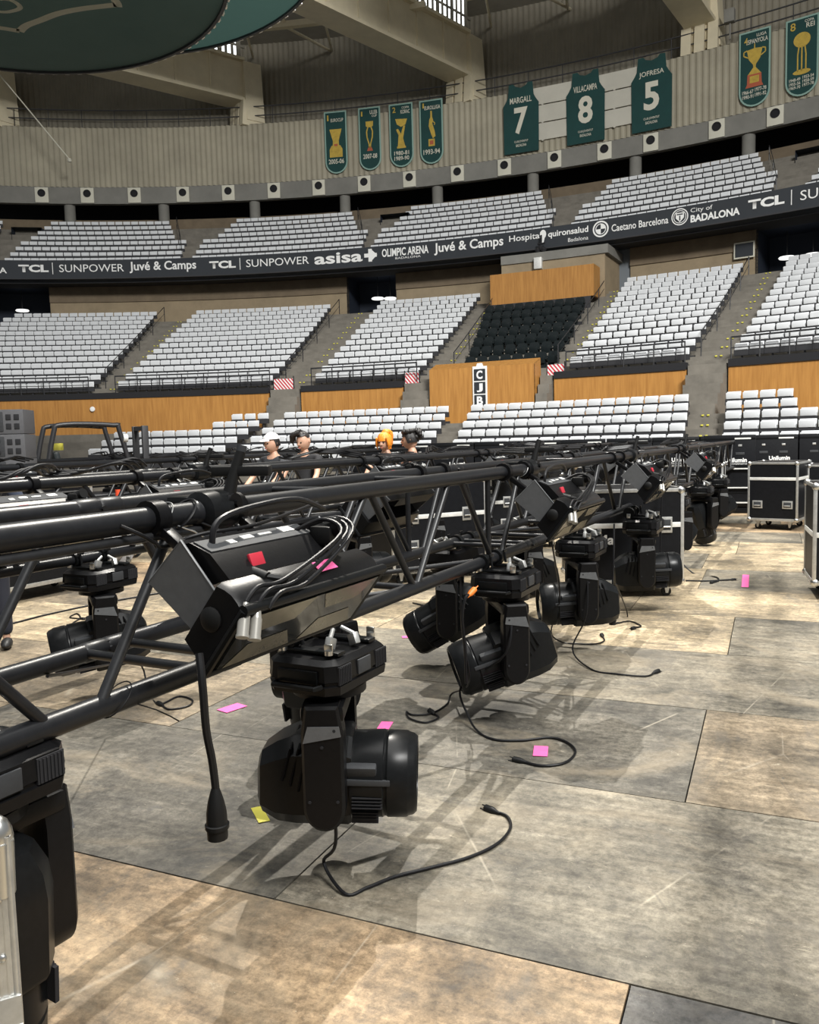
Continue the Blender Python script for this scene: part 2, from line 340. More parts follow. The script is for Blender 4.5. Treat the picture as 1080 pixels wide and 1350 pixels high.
# floor: plywood boards laid in strips (frame a along the strips' short side, b along the boards)
FA = rad(23.9); E1 = Vector((math.sin(FA), math.cos(FA), 0)); E2 = Vector((math.cos(FA), -math.sin(FA), 0))
def floor_boards():
    mb = MB(); lay_t = None; tints = []
    tan = (0.44, 0.325, 0.205); tanl = (0.50, 0.415, 0.285); gr = (0.25, 0.23, 0.185); grd = (0.175, 0.165, 0.14); grb = (0.32, 0.265, 0.19); dk = (0.12, 0.118, 0.115)
    A0 = 2.385; SH = 1.335; BL = 2.9
    off = {-1: -0.37, 0: -1.635, 1: -0.336, 2: -1.9, 3: -0.28, 4: -1.2}
    fixed = {(-1, -1): tan, (-1, 0): dk, (0, -1): grd, (0, 0): gr, (1, -1): grd, (1, 0): grb, (2, 0): gr, (2, -1): gr, (2, 1): grb, (3, -1): tanl, (3, 0): gr, (3, -2): tanl, (-1, -2): tan, (0, 1): gr, (1, -2): grb, (0, -2): grb,
             (4, 0): tanl, (4, 1): gr, (4, -1): tanl, (5, 0): gr, (5, -1): tanl, (6, 0): tanl, (2, -2): tanl, (2, -3): tanl, (1, -3): tanl, (3, 1): grb}
    for k in range(-6, 24):
        o = off.get(k, random.uniform(-2.9, 0))
        for j in range(-12, 12):
            a0 = A0 + SH * k; b0 = o + BL * j; g = 0.0035
            c = fixed.get((k, j)) or random.choice([tanl, tan, tanl, gr, grb, gr])
            f = random.uniform(0.93, 1.07); c = tuple(x * f for x in c)
            zz = random.uniform(-0.0015, 0.0015)
            q = [(a0 + g, b0 + g), (a0 + g, b0 + BL - g), (a0 + SH - g, b0 + BL - g), (a0 + SH - g, b0 + g)]
            top = [E1 * a + E2 * b + Vector((0, 0, zz)) for a, b in q]; bot = [p + Vector((0, 0, -0.018 - zz)) for p in top]
            v, fs = mb.poly(top + bot, [(0, 3, 2, 1), (0, 1, 5, 4), (1, 2, 6, 5), (2, 3, 7, 6), (3, 0, 4, 7)])
            tints += [(c, (random.uniform(0, 50), random.uniform(0, 50), 0))] * 5
    me = mb.bm; me.faces.ensure_lookup_table()
    m = bpy.data.meshes.new('floor'); me.to_mesh(m); me.free()
    ca = m.attributes.new('tint', 'FLOAT_COLOR', 'FACE'); cb = m.attributes.new('shift', 'FLOAT_VECTOR', 'FACE')
    for i, (c, s) in enumerate(tints): ca.data[i].color = (*c, 1); cb.data[i].vector = s
    # lay the boards' own grain along the strips
    R = Matrix.Rotation(FA, 4, 'Z'); m.transform(R)
    m.materials.append(M['floor'])
    o = link('floor', m, None, (0, 0, 0), (0, 0, -FA)); o['kind'] = 'structure'
    mb2 = MB(); mb2.box((0, 20, -0.06), (150, 140, 0.08)); struct('floor', mb2, M['dark'])
floor_boards()

# ------------------------------------------------------------------ terraces, walls, roof
def lerp(a, b, f): return a + (b - a) * f
LOW = dict(n=6, r0=35.4, dr=0.925, z0=0.58, dz=0.33)
MID = dict(n=14, r0=42.25, dr=0.98, z0=4.0, dz=0.397)
UPP = dict(n=8, r0=55.5, dr=0.85, z0=12.55, dz=0.53)
def terrace(T, t0, t1, back=None, tail=0.5):
    mb = MB(); prof = [(T['r0'] - 0.5, T['z0'] - 1.9 if T is not UPP else T['z0'] - 0.8)]
    for i in range(T['n']):
        r = T['r0'] - 0.5 + T['dr'] * i; z = T['z0'] + T['dz'] * i
        prof += [(r, z), (r + T['dr'], z)]
    if back: prof += [back]
    arc_strip(mb, prof, t0, t1, 0.8); return mb
struct('seating_terrace', terrace(LOW, -14, 52, (41.75, 2.23)), M['concrete'])
struct('seating_terrace', terrace(MID, -14, 52, (56.6, 9.161)), M['concrete'])
struct('seating_terrace', terrace(UPP, -14, 52, (64.0, 16.26)), M['concrete'])
# veneer walls between lower and middle tiers
mb = MB()
for t0, t1 in ((-14, 12.35), (14.45, 20.95), (29.95, 36.9), (38.9, 52)): arc_solid(mb, [(41.55, 1.4), (41.68, 1.4), (41.68, 3.86), (41.55, 3.86)], t0, t1)
struct('trim_1', mb, M['wood'])
mb = MB()
for t0, t1 in ((-14, 12.35), (14.45, 20.95), (29.95, 36.9), (38.9, 52)): arc_solid(mb, [(41.5, 3.86), (41.75, 3.86), (41.75, 4.12), (41.5, 4.12)], t0, t1)
struct('trim_2', mb, M['dark'])
# wall under the balcony, soffit, balcony edge, ribbon sits on the edge
mb = MB(); ent = [(-12.6, -7.25), (11.75, 14.9), (35.45, 38.9)]
segs = [(-14, -12.6), (-7.25, 11.75), (14.9, 22.1), (28.95, 35.45), (38.9, 52)]
for a, b in segs: arc_solid(mb, [(56.6, 8.5), (56.9, 8.5), (56.9, 10.75), (56.6, 10.75)], a, b)
struct('wall_back_lower', mb, M['tan'])
mb = MB()
for a, b in segs: arc_solid(mb, [(56.5, 10.75), (56.9, 10.75), (56.9, 12.0), (56.5, 12.0)], a, b)
struct('wall_back_upper', mb, M['brown'])
mb = MB(); arc_solid(mb, [(54.6, 11.55), (57.2, 11.75), (57.2, 12.1), (55.0, 12.9), (54.6, 12.9)], -14, 52); struct('trim_3', mb, M['dark'])
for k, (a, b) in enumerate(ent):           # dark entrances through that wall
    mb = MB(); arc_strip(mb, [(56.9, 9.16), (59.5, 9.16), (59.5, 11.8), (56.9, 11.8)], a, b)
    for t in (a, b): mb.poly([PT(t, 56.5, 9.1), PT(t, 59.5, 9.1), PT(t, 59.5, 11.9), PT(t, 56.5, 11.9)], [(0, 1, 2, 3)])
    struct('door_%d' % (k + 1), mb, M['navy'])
# wall behind the upper tier, dark slot, columns, ring beam, cladding
mb = MB(); arc_solid(mb, [(63.2, 15.9), (63.5, 15.9), (63.5, 17.5), (63.2, 17.5)], -14, 52); struct('wall_back_gallery', mb, M['brown'])
mb = MB(); arc_strip(mb, [(63.5, 17.5), (66.0, 17.5), (66.0, 19.4), (61.9, 19.4)], -14, 52); struct('wall_back_slot', mb, M['dark'])
mb = MB(); arc_solid(mb, [(61.5, 18.15), (61.9, 18.15), (61.9, 19.24), (61.5, 19.24)], -14, 52); struct('trim_4', mb, M['band'])
def corrug(r, z0, z1, t0, t1, m, name, pitch=0.36, amp=0.05):
    mb = MB(); n = int(rad(t1 - t0) * r / pitch) * 4
    P = [0, amp, amp, 0]
    cols = [[PT(t0 + (t1 - t0) * i / n, r + P[i % 4], z0), PT(t0 + (t1 - t0) * i / n, r + P[i % 4], z1)] for i in range(n + 1)]
    mb.loft(cols, False, False, closed=False); struct(name, mb, m, sharp=20)
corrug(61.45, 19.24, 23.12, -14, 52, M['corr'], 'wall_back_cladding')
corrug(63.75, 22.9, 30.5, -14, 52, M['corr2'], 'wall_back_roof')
mb = MB(); arc_strip(mb, [(61.45, 23.12), (63.8, 23.0)], -14, 52); struct('trim_5', mb, M['band'])
mb = MB()
for z in (23.75, 24.35): arc_solid(mb, [(61.7, z - 0.03), (61.76, z - 0.03), (61.76, z + 0.03), (61.7, z + 0.03)], -14, 52, 1.2)
for t in range(-14, 52, 2): mb.cyl(PT(t, 61.73, 23.1), PT(t, 61.73, 24.35), 0.025, n=6)
single('gallery_railing', mb, M['seatdark'], 'thin dark two-bar railing running along the ledge above the ribbed beige cladding', 'railing')
# roof deck with its edge beam and joists, seen at the very top
mb = MB(); arc_strip(mb, [(64.0, 29.3), (40.0, 31.5)], -14, 52, 1.0); struct('ceiling', mb, M['roof'])
for k, (a, b) in enumerate(((4.4, 17.0), (19.5, 30.8), (-9.6, 3.4))):
    mb = MB(); arc_solid(mb, [(57, 27.0), (57.35, 27.0), (57.35, 27.35), (57, 27.35)], a, b)
    for i in range(5):
        t = lerp(a, b, (i + 0.5) / 5); mb.tube([PT(t, 57.2, 27.1), PT(t + (1.2 if i % 2 else -1.2), 63.6, 28.4)], 0.09, 6); mb.tube([PT(t, 57.2, 27.2), PT(t, 50, 30.2)], 0.09, 6)
    single('roof_purlin', mb, M['girder'], ['pale roof edge beam with struts at the top between the two left beige girders', 'pale roof edge beam with struts at the top between the middle and right girders', 'pale roof edge beam with struts above the round scrim at the left'][k], 'roof beam')
# big box girders with their supports on the ledge
GD = [('left', 4.3, Vector((-17.07, 53.5, 0)), 'beige box girder at the upper left rising behind the round scrim', 'beige tapered support'),
      ('middle', 18.15, Vector((-4.92, 45.67, 0)), 'beige box girder running down to the wall above the trophy banners', 's'),
      ('right', 31.5, Vector((15.73, 46.67, 0)), 'dark underside box girder at the upper right between jersey 5 and the trophy banners', 's'),
      ('edge', -10.9, Vector((-30.5, 53.0, 0)), 'beige box girder cut off by the left edge of the picture', 's')]
for k, (nm, t, tgt, lab, _) in enumerate(GD):
    base = PT(t, 62.6, 0); d = (tgt - base); d.z = 0; d.normalize(); s = Vector((-d.y, d.x, 0)); L = 26
    g = thing('roof_girder', lab, 'girder', base)
    mb = MB(); wd = 0.55; zb = 24.9; h = 2.4; up_ = Vector((0, 0, 1)); st = 0.6
    mb.loft([[d * x + s * a + up_ * (zb + c) for a, c in ((-wd, 0.0), (wd, 0.0), (wd, h), (-wd, h))] for x in (st, L)])
    part('web', mb, M['girder'], g)
    mb = MB()
    for c, hh in ((zb - 0.22, 0.22), (zb + h, 0.2)): mb.loft([[d * x + s * a + up_ * e for a, e in ((-wd - 0.3, c), (wd + 0.3, c), (wd + 0.3, c + hh), (-wd - 0.3, c + hh))] for x in (st, L)])
    part('flange', mb, M['girder'], g)
    for i in range(1, 9):
        x = st + i * 2.4
        for q in (-1, 1): mb = MB(); mb.box(d * x + s * (q * (wd + 0.06)) + up_ * (zb + h / 2), (0.12, 0.12, h), Matrix((d, s, up_)).transposed()); part('stiffener', mb, M['girder'], g)
    mb = MB()
    for q in (-0.75, 0, 0.75): mb.loft([[d * x + s * (q + a) + up_ * z for x, a in ((-0.6, -0.28), (0.9 + e, -0.28), (0.9 + e, 0.28), (-0.6, 0.28))] for z, e in ((23.05, 0.15), (24.7, 0.0))])
    mb.loft([[d * x + s * a + up_ * z for x, a in ((-0.6, -w1), (0.7, -w1), (0.7, w1), (-0.6, w1))] for z, w1 in ((23.4, 1.1), (27.3, 0.8))])
    part('support', mb, M['girder'], g)
    # clerestory glazing standing on the girder
    mb = MB(); o = base + d * 0.2
    gl = thing('window_%d' % (k + 1), None, None, o); del_ = gl; gl['kind'] = 'structure'
    mb = MB(); sd = 0.75
    mb.loft([[d * x + s * sd + up_ * z for z in (27.35, 30.4)] for x in (0.8, 7.5)], False, False, closed=False); pn = part('window_pane', mb, M['daylight'], gl)
    mb = MB()
    for i in range(16): mb.box(d * (0.8 + i * 0.45) + s * (sd - 0.03) + up_ * 28.9, (0.2 if i % 3 else 0.32, 0.1, 3.1), Matrix((d, s, up_)).transposed())
    for z in (28.2, 29.4): mb.box(d * 4 + s * (sd - 0.03) + up_ * z, (7.4, 0.1, 0.16), Matrix((d, s, up_)).transposed())
    part('mullion', mb, M['roof'], gl)
# columns under the ring beam
for k, t in enumerate((-7.11, -1.28, 4.55, 10.39, 16.29, 22.15, 28.02, 33.89, 39.7)):
    mb = MB(); mb.cyl((0, 0, 15.0), (0, 0, 18.2), 0.36, n=20)
    single('round_column', mb, M['band'], 'grey round concrete column under the ring beam, %s from the left' % ordn(k), 'column', 'columns under the ring beam', loc=PT(t, 62.0))
# white air outlets on the ring beam
VT = (-8.61, -5.86, -2.95, 0.11, 3.02, 5.96, 8.86, 11.79, 14.68, 17.69, 20.57, 23.55, 26.42, 28.97, 32.41, 35.27)
for k, t in enumerate(VT):
    o = thing('air_outlet', 'white square plate with a round black opening on the ring beam, %s from the left' % ordn(k), 'air outlet', PT(t, 61.48, 18.68), -rad(t), 'air outlets on the ring beam')
    if k == 0:
        mb = MB(); mb.box((0, -0.05, 0), (0.86, 0.1, 1.0), bevel=0.02); a = part('face_plate', mb, M['cream'], o)
        mb = MB(); mb.lathe([(0.25, 0), (0.25, -0.06), (0.19, -0.06), (0.19, 0.0)], (0, -0.08, 0.12), 'Y', 24, False); b = part('nozzle', mb, M['dark'], o)
        mb = MB(); mb.cyl((0, -0.09, 0.12), (0, -0.105, 0.12), 0.24, n=24); c = part('opening', mb, M['dark'], o)
    else:
        for q in (a, b, c): x = q.copy(); COL.objects.link(x); x.parent = o

# ------------------------------------------------------------------ advertising ribbon
rb = thing('advertising_ribbon', 'long black ribbon board with white sponsor lettering along the balcony edge', 'advertising board', PT(16, 54.2, 11.78))
mb = MB(); arc_solid(mb, [(54.2, 11.78), (54.6, 11.6), (54.6, 12.9), (54.2, 12.84)], -14, 52); o = part('board', mb, M['ribbon'], rb); o.location = -rb.location
mb = MB(); arc_solid(mb, [(54.12, 11.72), (54.22, 11.72), (54.22, 11.78), (54.12, 11.78)], -14, 52); o = part('bottom_rail', mb, M['seatdark'], rb); o.location = -rb.location
def rib(s, t0, t1, zc, h, bold=0.0, m='white'):
    me = text_mesh(s, M[m], bold).copy(); me.name = 'lettering'
    for v in me.vertices:
        th = t0 + (t1 - t0) * (v.co.x + 0.5); p = PT(th, 54.17, zc + v.co.y * h); v.co = p - rb.location
    return link('lettering', me, rb)
def ribpoly(pts, tc, zc, m='white', r=54.165, name='emblem'):   # flat shape in metres about (tc, zc)
    mb = MB(); k = 180 / PI / r
    mb.poly([PT(tc + x * k, r, zc + z) - rb.location for x, z in pts], [tuple(range(len(pts)))])
    return part(name, mb, M[m], rb)
def disc_pts(r, a0=0, a1=360, n=28): return [(r * math.cos(rad(a0 + (a1 - a0) * i / n)), r * math.sin(rad(a0 + (a1 - a0) * i / n))) for i in range(n + (1 if a1 - a0 < 360 else 0))]
def ribannulus(tc, zc, r0, r1, m='white', rr=54.16):
    mb = MB(); k = 180 / PI / rr; n = 32
    mb.loft([[PT(tc + r * math.cos(2 * PI * i / n) * k, rr, zc + r * math.sin(2 * PI * i / n)) - rb.location for r in (r0, r1)] for i in range(n + 1)], False, False, closed=False)
    return part('emblem', mb, M[m], rb)
ZC = 12.36
rib('BADALONA', -12.2, -9.0, 12.24, 0.34, 0.02)
for a, b, c, d0, e in ((-8.3, -6.5, -6.25, -5.85, -1.85), (3.6, 5.3, 5.58, 5.98, 10.05)):
    rib('TCL', a, b, ZC, 0.44, 0.045); ribpoly([(-0.02, -0.34), (0.02, -0.34), (0.02, 0.34), (-0.02, 0.34)], c, ZC, name='divider'); rib('SUNPOWER', d0, e, ZC, 0.44)
rib('Juvé & Camps', -1.5, 2.75, ZC, 0.68, 0.02)
rib('asisa', 10.4, 13.5, ZC, 0.62, 0.025)
for q in ([(-0.11, -0.36), (0.11, -0.36), (0.11, 0.36), (-0.11, 0.36)], [(-0.36, -0.11), (0.40, -0.11), (0.40, 0.11), (-0.36, 0.11)], [(0.1, 0.3), (0.42, 0.0), (0.1, -0.3)]): ribpoly(q, 14.0, ZC)
rib('OLIMPIC ARENA', 14.75, 17.7, 12.42, 0.46, 0.025); rib('BADALONA', 15.6, 17.2, 12.07, 0.12)
rib('Juvé & Camps', 18.05, 22.3, ZC, 0.68, 0.02)
rib('Hospital', 22.65, 24.55, 12.42, 0.42, 0.01); rib('quironsalud', 24.95, 27.25, 12.42, 0.42, 0.02); rib('Badalona', 26.1, 27.25, 12.02, 0.2, 0.0)
ribpoly([(x * 0.75 - 0.04, z) for x, z in disc_pts(0.23)], 24.7, 12.5); ribpoly([(-0.16, -0.1), (0.06, -0.1), (-0.02, -0.42), (-0.1, -0.42)], 24.7, 12.45)
ribannulus(27.95, ZC, 0.34, 0.42); ribannulus(27.95, ZC, 0.24, 0.28)
for a0 in (0, 180): ribpoly([(0, 0)] + disc_pts(0.24, a0, a0 + 90, 8), 27.95, ZC)
rib('Caetano Barcelona', 28.55, 31.6, 12.32, 0.36, 0.01)
ribannulus(32.2, ZC, 0.36, 0.41); ribannulus(32.2, ZC, 0.28, 0.31); ribpoly([(-0.2, 0.2), (0.2, 0.2), (0.2, -0.05), (0, -0.26), (-0.2, -0.05)], 32.2, ZC)
ribpoly([(-0.15, 0.15), (0.15, 0.15), (0.15, 0.09), (-0.15, 0.09)], 32.2, ZC, 'ribbon', 54.15); ribpoly([(-0.03, 0.05), (0.03, 0.05), (0.03, -0.18), (-0.03, -0.18)], 32.2, ZC, 'ribbon', 54.15)
rib('City of', 32.75, 33.85, 12.55, 0.27, 0.0); rib('BADALONA', 32.75, 35.2, 12.17, 0.36, 0.035)
rib('TCL', 35.6, 37.3, ZC, 0.44, 0.045); ribpoly([(-0.02, -0.34), (0.02, -0.34), (0.02, 0.34), (-0.02, 0.34)], 37.62, ZC, name='divider'); rib('SUNPOWER', 38.02, 42.0, ZC, 0.44)
rib('Juvé & Camps', 42.6, 46.8, ZC, 0.68, 0.02)

# ------------------------------------------------------------------ banners on the cladding
def flat(mbs, pts, y): mbs.poly([(x, y, z) for x, z in pts], [tuple(range(len(pts)))])
def thick(mbs, pts, y0, y1): mbs.prism([(x, 0, z) for x, z in pts], (0, y0, 0), (0, y1, 0))
def strokes(mbs, pts, wd, y):
    for (x0, z0), (x1, z1) in zip(pts[:-1], pts[1:]):
        dx, dz = x1 - x0, z1 - z0; l = math.hypot(dx, dz) or 1; nx, nz = -dz / l * wd / 2, dx / l * wd / 2
        flat(mbs, [(x0 - nx, z0 - nz), (x1 - nx, z1 - nz), (x1 + nx, z1 + nz), (x0 + nx, z0 + nz)], y)
def banner_pts(w, h, k=12): return [(-w, h), (w, h)] + [(w * math.cos(-PI * i / k), -h + w + w * math.sin(-PI * i / k)) for i in range(k + 1)]
RX = (PI / 2, 0, 0)
def trophy_banner(t, t_w, dz, lab, kind, head, years):
    b = thing('trophy_banner', lab, 'banner', PT(t, 61.3, 21.45 + dz), -rad(t), 'trophy banners on the cladding'); W = t_w / 2; H = 2.0
    mb = MB(); thick(mb, banner_pts(W, H), -0.02, 0.01); part('border', mb, M['greenborder'], b)
    mb = MB(); thick(mb, banner_pts(W - 0.09, H - 0.09), -0.035, -0.02); part('cloth', mb, M['green'], b)
    y = -0.045; mb = MB(); mb.mi = 0
    if kind == 'cup':
        flat(mb, [(-0.42, 0.85), (0.42, 0.85), (0.2, 0.1), (0.22, -0.2), (-0.22, -0.2), (-0.2, 0.1)], y); flat(mb, [(-0.3, -0.2), (0.3, -0.2), (0.44, -0.45), (0.44, -0.95), (-0.44, -0.95), (-0.44, -0.45)], y); mb.mi = 1; flat(mb, [(-0.12, -0.1), (0.12, -0.1), (0.12, -0.24), (-0.12, -0.24)], y - 0.01)
    elif kind == 'loop':
        flat(mb, [(-0.26, 1.1), (0.26, 1.1), (0.24, 0.8), (0.12, 0.72), (-0.12, 0.72), (-0.24, 0.8)], y)
        for q in (-1, 1): strokes(mb, [(q * 0.1, 0.75), (q * 0.2, 0.45), (q * 0.18, 0.1), (q * 0.05, -0.35), (q * 0.04, -0.6)], 0.08, y)
        mb.mi = 1; flat(mb, [(-0.09, -0.5), (0.09, -0.5), (0.2, -0.78), (-0.2, -0.78)], y)
    elif kind == 'bowl':
        flat(mb, [(-0.38, 1.05), (0.42, 1.0), (0.3, 0.65), (0.0, 0.52), (-0.28, 0.7)], y); flat(mb, [(0.15, 0.58), (0.28, 0.58), (0.12, -0.2), (0.25, -0.7), (-0.25, -0.7), (-0.18, 0.0), (-0.34, 0.38), (-0.2, 0.42), (-0.02, 0.1)], y)
        flat(mb, [(-0.3, -0.7), (0.3, -0.7), (0.3, -0.82), (-0.3, -0.82)], y)
    elif kind == 'figure':
        flat(mb, [(-0.04, 1.3), (0.06, 1.3), (0.08, 0.9), (0.14, 0.7), (0.08, 0.5), (0.22, 0.05), (0.28, -0.3), (0.1, -0.42), (0.0, -0.2), (-0.16, 0.35), (-0.12, 0.75), (-0.04, 0.9)], y); strokes(mb, [(0.1, 0.65), (0.26, 0.5), (0.2, 0.4)], 0.05, y)
        flat(mb, [(-0.2, -0.45), (0.22, -0.45), (0.22, -0.9), (-0.2, -0.9)], y); mb.mi = 1; flat(mb, [(-0.11, -0.55), (0.13, -0.55), (0.13, -0.8), (-0.11, -0.8)], y - 0.01)
    elif kind == 'handled':
        flat(mb, [(-0.4, 1.0), (-0.03, 1.05), (-0.02, 1.3), (0.02, 1.3), (0.03, 1.05), (0.4, 1.0), (0.3, 0.5), (0.08, 0.2), (0.06, 0.05), (0.34, -0.3), (-0.34, -0.3), (-0.06, 0.05), (-0.08, 0.2), (-0.3, 0.5)], y)
        for q in (-1, 1): strokes(mb, [(q * 0.38, 1.0), (q * 0.55, 0.95), (q * 0.56, 0.75), (q * 0.32, 0.6)], 0.06, y)
        mb.mi = 1; flat(mb, [(-0.36, -0.3), (0.36, -0.3), (0.38, -0.8), (0.46, -0.98), (-0.46, -0.98), (-0.38, -0.8)], y); mb.mi = 0; flat(mb, [(-0.24, -0.4), (0.24, -0.4), (0.24, -0.76), (-0.24, -0.76)], y - 0.01)
    else:
        flat(mb, [(x * 1.1, 0.85 + z) for x, z in disc_pts(0.38, n=20)], y)
        for q in (-0.2, 0.0, 0.2): strokes(mb, [(q * 0.7, 0.55), (q, 0.1), (q, -0.72)], 0.07, y)
        flat(mb, [(x * 1.15, -0.78 + z * 0.35) for x, z in disc_pts(0.38, n=20)], y)
    part('trophy_picture', mb, [M['gold'], M['goldred']], b)
    for j, (s, wd, hh, x, z) in enumerate(head + years): text_on(b, s, wd, hh, (x, -0.05, z), RX, M['gold'] if len(s) == 1 else M['cream'], 0.012)
    return b
trophy_banner(10.1, 1.52, 0, 'green trophy banner with a wide gold cup and 2005-06, leftmost of the row', 'cup', [('1', .1, .36, -.5, 1.58), ('EUROCUP', .85, .22, .12, 1.42)], [('2005-06', 1.05, .3, 0, -1.22)])
trophy_banner(12.27, 1.48, 0.03, 'green trophy banner with a gold looped trophy and 2007-08', 'loop', [('1', .1, .3, -.5, 1.6), ('ULEB', .5, .24, .3, 1.66), ('CUP', .35, .14, .35, 1.42)], [('2007-08', .95, .3, 0, -1.12)])
trophy_banner(14.27, 1.6, 0.02, 'green trophy banner with a leaning gold bowl and two seasons, third of the left row', 'bowl', [('2', .22, .34, -.45, 1.62), ('COPA', .5, .14, .32, 1.72), ('KORAC', .62, .24, .3, 1.46)], [('1980-81', 1.0, .26, 0, -1.12), ('1989-90', 1.0, .26, 0, -1.45)])
trophy_banner(16.16, 1.55, 0, 'green trophy banner with a slim gold figure trophy and 1993-94 next to the girder foot', 'figure', [('1', .1, .3, -.5, 1.66), ('EUROLLIGA', 1.05, .24, .1, 1.5)], [('1993-94', 1.1, .32, 0, -1.25)])
trophy_banner(34.28, 1.62, -0.05, 'green trophy banner with a two-handled gold cup on a red base at the upper right', 'handled', [('4', .18, .36, -.45, 1.5), ('LLIGA', .5, .16, .35, 1.7), ('ESPANYOLA', 1.1, .24, .12, 1.42)], [('1966-67', .58, .2, -.33, -1.2), ('1977-78', .58, .2, .33, -1.15), ('1990-91', .58, .2, -.33, -1.45), ('1991-92', .58, .2, .33, -1.42)])
trophy_banner(36.5, 1.62, -0.1, 'green trophy banner with a gold ball on thin legs beside the right edge', 'ball', [('8', .26, .4, -.45, 1.6), ('COPA', .45, .14, .35, 1.75), ('REI', .4, .24, .4, 1.52)], [('1948-49', .55, .16, -.33, -1.12), ('1953-54', .55, .16, .33, -1.08), ('1955-56', .55, .16, -.33, -1.32), ('1958-59', .55, .16, .33, -1.28), ('1969-70', .55, .16, -.33, -1.52), ('1977-78', .55, .16, .33, -1.48)])
def jersey_banner(t, W, dz, lab, name_, num):
    b = thing('jersey_banner', lab, 'banner', PT(t, 61.25, 21.4 + dz), -rad(t), 'retired jersey banners')
    P = [(-W, -2.05), (W, -2.05), (W * 1.02, 0.85), (W * 0.86, 1.1), (W * 0.74, 1.35), (W * 0.68, 2.1), (W * 0.42, 2.12), (W * 0.3, 1.95), (0, 1.85), (-W * 0.3, 1.95), (-W * 0.42, 2.12), (-W * 0.68, 2.1), (-W * 0.74, 1.35), (-W * 0.86, 1.1), (-W * 1.02, 0.85)]
    mb = MB(); thick(mb, P, -0.03, 0.02); part('cloth', mb, M['green'], b)
    text_on(b, name_, W * 1.25, 0.36, (0, -0.045, 1.12), RX, M['cream'], 0.01); text_on(b, num, W * 0.78, 1.6, (0.0, -0.045, -0.12), RX, M['cream'], 0.03, 'number')
    text_on(b, 'CLUB JOVENTUT', W * 0.8, 0.16, (0, -0.045, -1.38), RX, M['cream'], 0.01); text_on(b, 'BADALONA', W * 0.6, 0.16, (0, -0.045, -1.6), RX, M['cream'], 0.01)
jersey_banner(21.65, 1.1, 0.0, 'dark green jersey shaped banner with number 7', 'MARGALL', '7')
jersey_banner(25.4, 1.14, -0.05, 'dark green jersey shaped banner with number 8 in the middle', 'VILLACAMPA', '8')
jersey_banner(29.05, 1.14, -0.05, 'dark green jersey shaped banner with number 5', 'JOFRESA', '5')
for k, z in enumerate((19.95, 21.02, 22.09)):
    mb = MB(); arc_solid(mb, [(61.32, z), (61.42, z), (61.42, z + 1.0), (61.32, z + 1.0)], 21.2, 28.3)
    for t in (22.9, 27.0): mb.cyl(PT(t, 61.3, z + 0.02), PT(t, 61.36, z + 0.02), 0.09, n=8)
    single('white_panel', mb, M['panelwhite'], 'long off-white panel behind the jersey banners, %s of three' % ['lowest', 'middle', 'highest'][k], 'panel', 'white panels behind the jerseys')
mb = MB(); mb.box((0, 0, 0), (0.55, 0.4, 0.7), bevel=0.03); mb.cyl((0, 0.1, -0.35), (0, 0.1, -1.2), 0.05, n=8)
single('junction_box', mb, M['band'], 'small grey box on a stem beside the right girder', 'box', loc=PT(33.0, 61.5, 24.6), rot=(0, 0, -rad(33)))

# ------------------------------------------------------------------ VIP box: veneer back, block wall, front box with sign
mb = MB(); arc_solid(mb, [(53.7, 8.6), (56.9, 8.6), (56.9, 11.0), (53.7, 11.0)], 22.3, 28.3); struct('wall_back_cabin', mb, M['tan'])
mb = MB(); arc_solid(mb, [(53.6, 11.0), (56.9, 11.0), (56.9, 11.45), (53.6, 11.45)], 22.3, 28.5); struct('trim_6', mb, M['band'])
mb = MB(); arc_solid(mb, [(52.4, 8.7), (52.55, 8.7), (52.55, 10.28), (52.4, 10.28)], 22.0, 28.05); arc_solid(mb, [(52.55, 8.7), (53.6, 8.7), (53.6, 10.28), (52.55, 10.28)], 27.9, 28.05)
single('veneer_partition', mb, M['wood'], 'tall orange veneer partition above the block of black seats', 'partition')
mb = MB(); mb.box((0, 0, 0), (0.42, 0.3, 0.6), bevel=0.03); single('wall_speaker', mb, M['alulite'], 'small white loudspeaker on the block wall above the veneer partition', 'loudspeaker', loc=PT(24.55, 53.5, 10.85), rot=(0, 0, -rad(24.5)))
mb = MB(); mb.cyl((0, 0, 0.0), (0, 0, 0.5), 0.05, n=8); mb.cyl((-0.2, 0, 0.05), (0.2, 0, 0.05), 0.05, n=8); mb.mi = 0
for a in range(3): mb.sphere((-0.16 + a * 0.16, -0.12, -0.3 + 0.1 * (a % 2)), 0.16, 8)
single('spot_cluster', mb, M['dark'], 'cluster of small black spotlights hanging in front of the ribbon board', 'spotlight', loc=PT(24.62, 53.9, 11.9), rot=(0, 0, -rad(24.6)))
bx = thing('sign_box', 'orange veneer box front with a vertical black letter sign', 'box', PT(26.05, 41.1, 3.0))
mb = MB(); arc_solid(mb, [(41.0, 2.2), (41.12, 2.2), (41.12, 4.45), (41.0, 4.45)], 22.95, 29.1); arc_solid(mb, [(41.0, 4.45), (41.12, 4.45), (41.75, 4.7), (41.7, 4.72)], 22.95, 29.1)
arc_solid(mb, [(41.0, 2.2), (41.9, 2.2), (41.75, 4.7), (41.0, 4.45)], 22.9, 23.0); arc_solid(mb, [(41.0, 2.2), (41.9, 2.2), (41.75, 4.7), (41.0, 4.45)], 29.0, 29.1)
o = part('veneer_front', mb, M['wood'], bx); o.location = -bx.location
sg = link('sign', None, bx); sg.empty_display_size = .1; sg.location = PT(25.98, 40.95, 3.78) - bx.location; sg.rotation_euler = (0, 0, -rad(26))
mb = MB(); thick(mb, [(-0.3, -0.95), (0.3, -0.95), (0.3, 0.7), (0.14, 0.7), (0.1, 0.82), (-0.1, 0.82), (-0.14, 0.7), (-0.3, 0.7)], -0.02, 0.03); part('sign_edge', mb, M['white'], sg)
mb = MB()
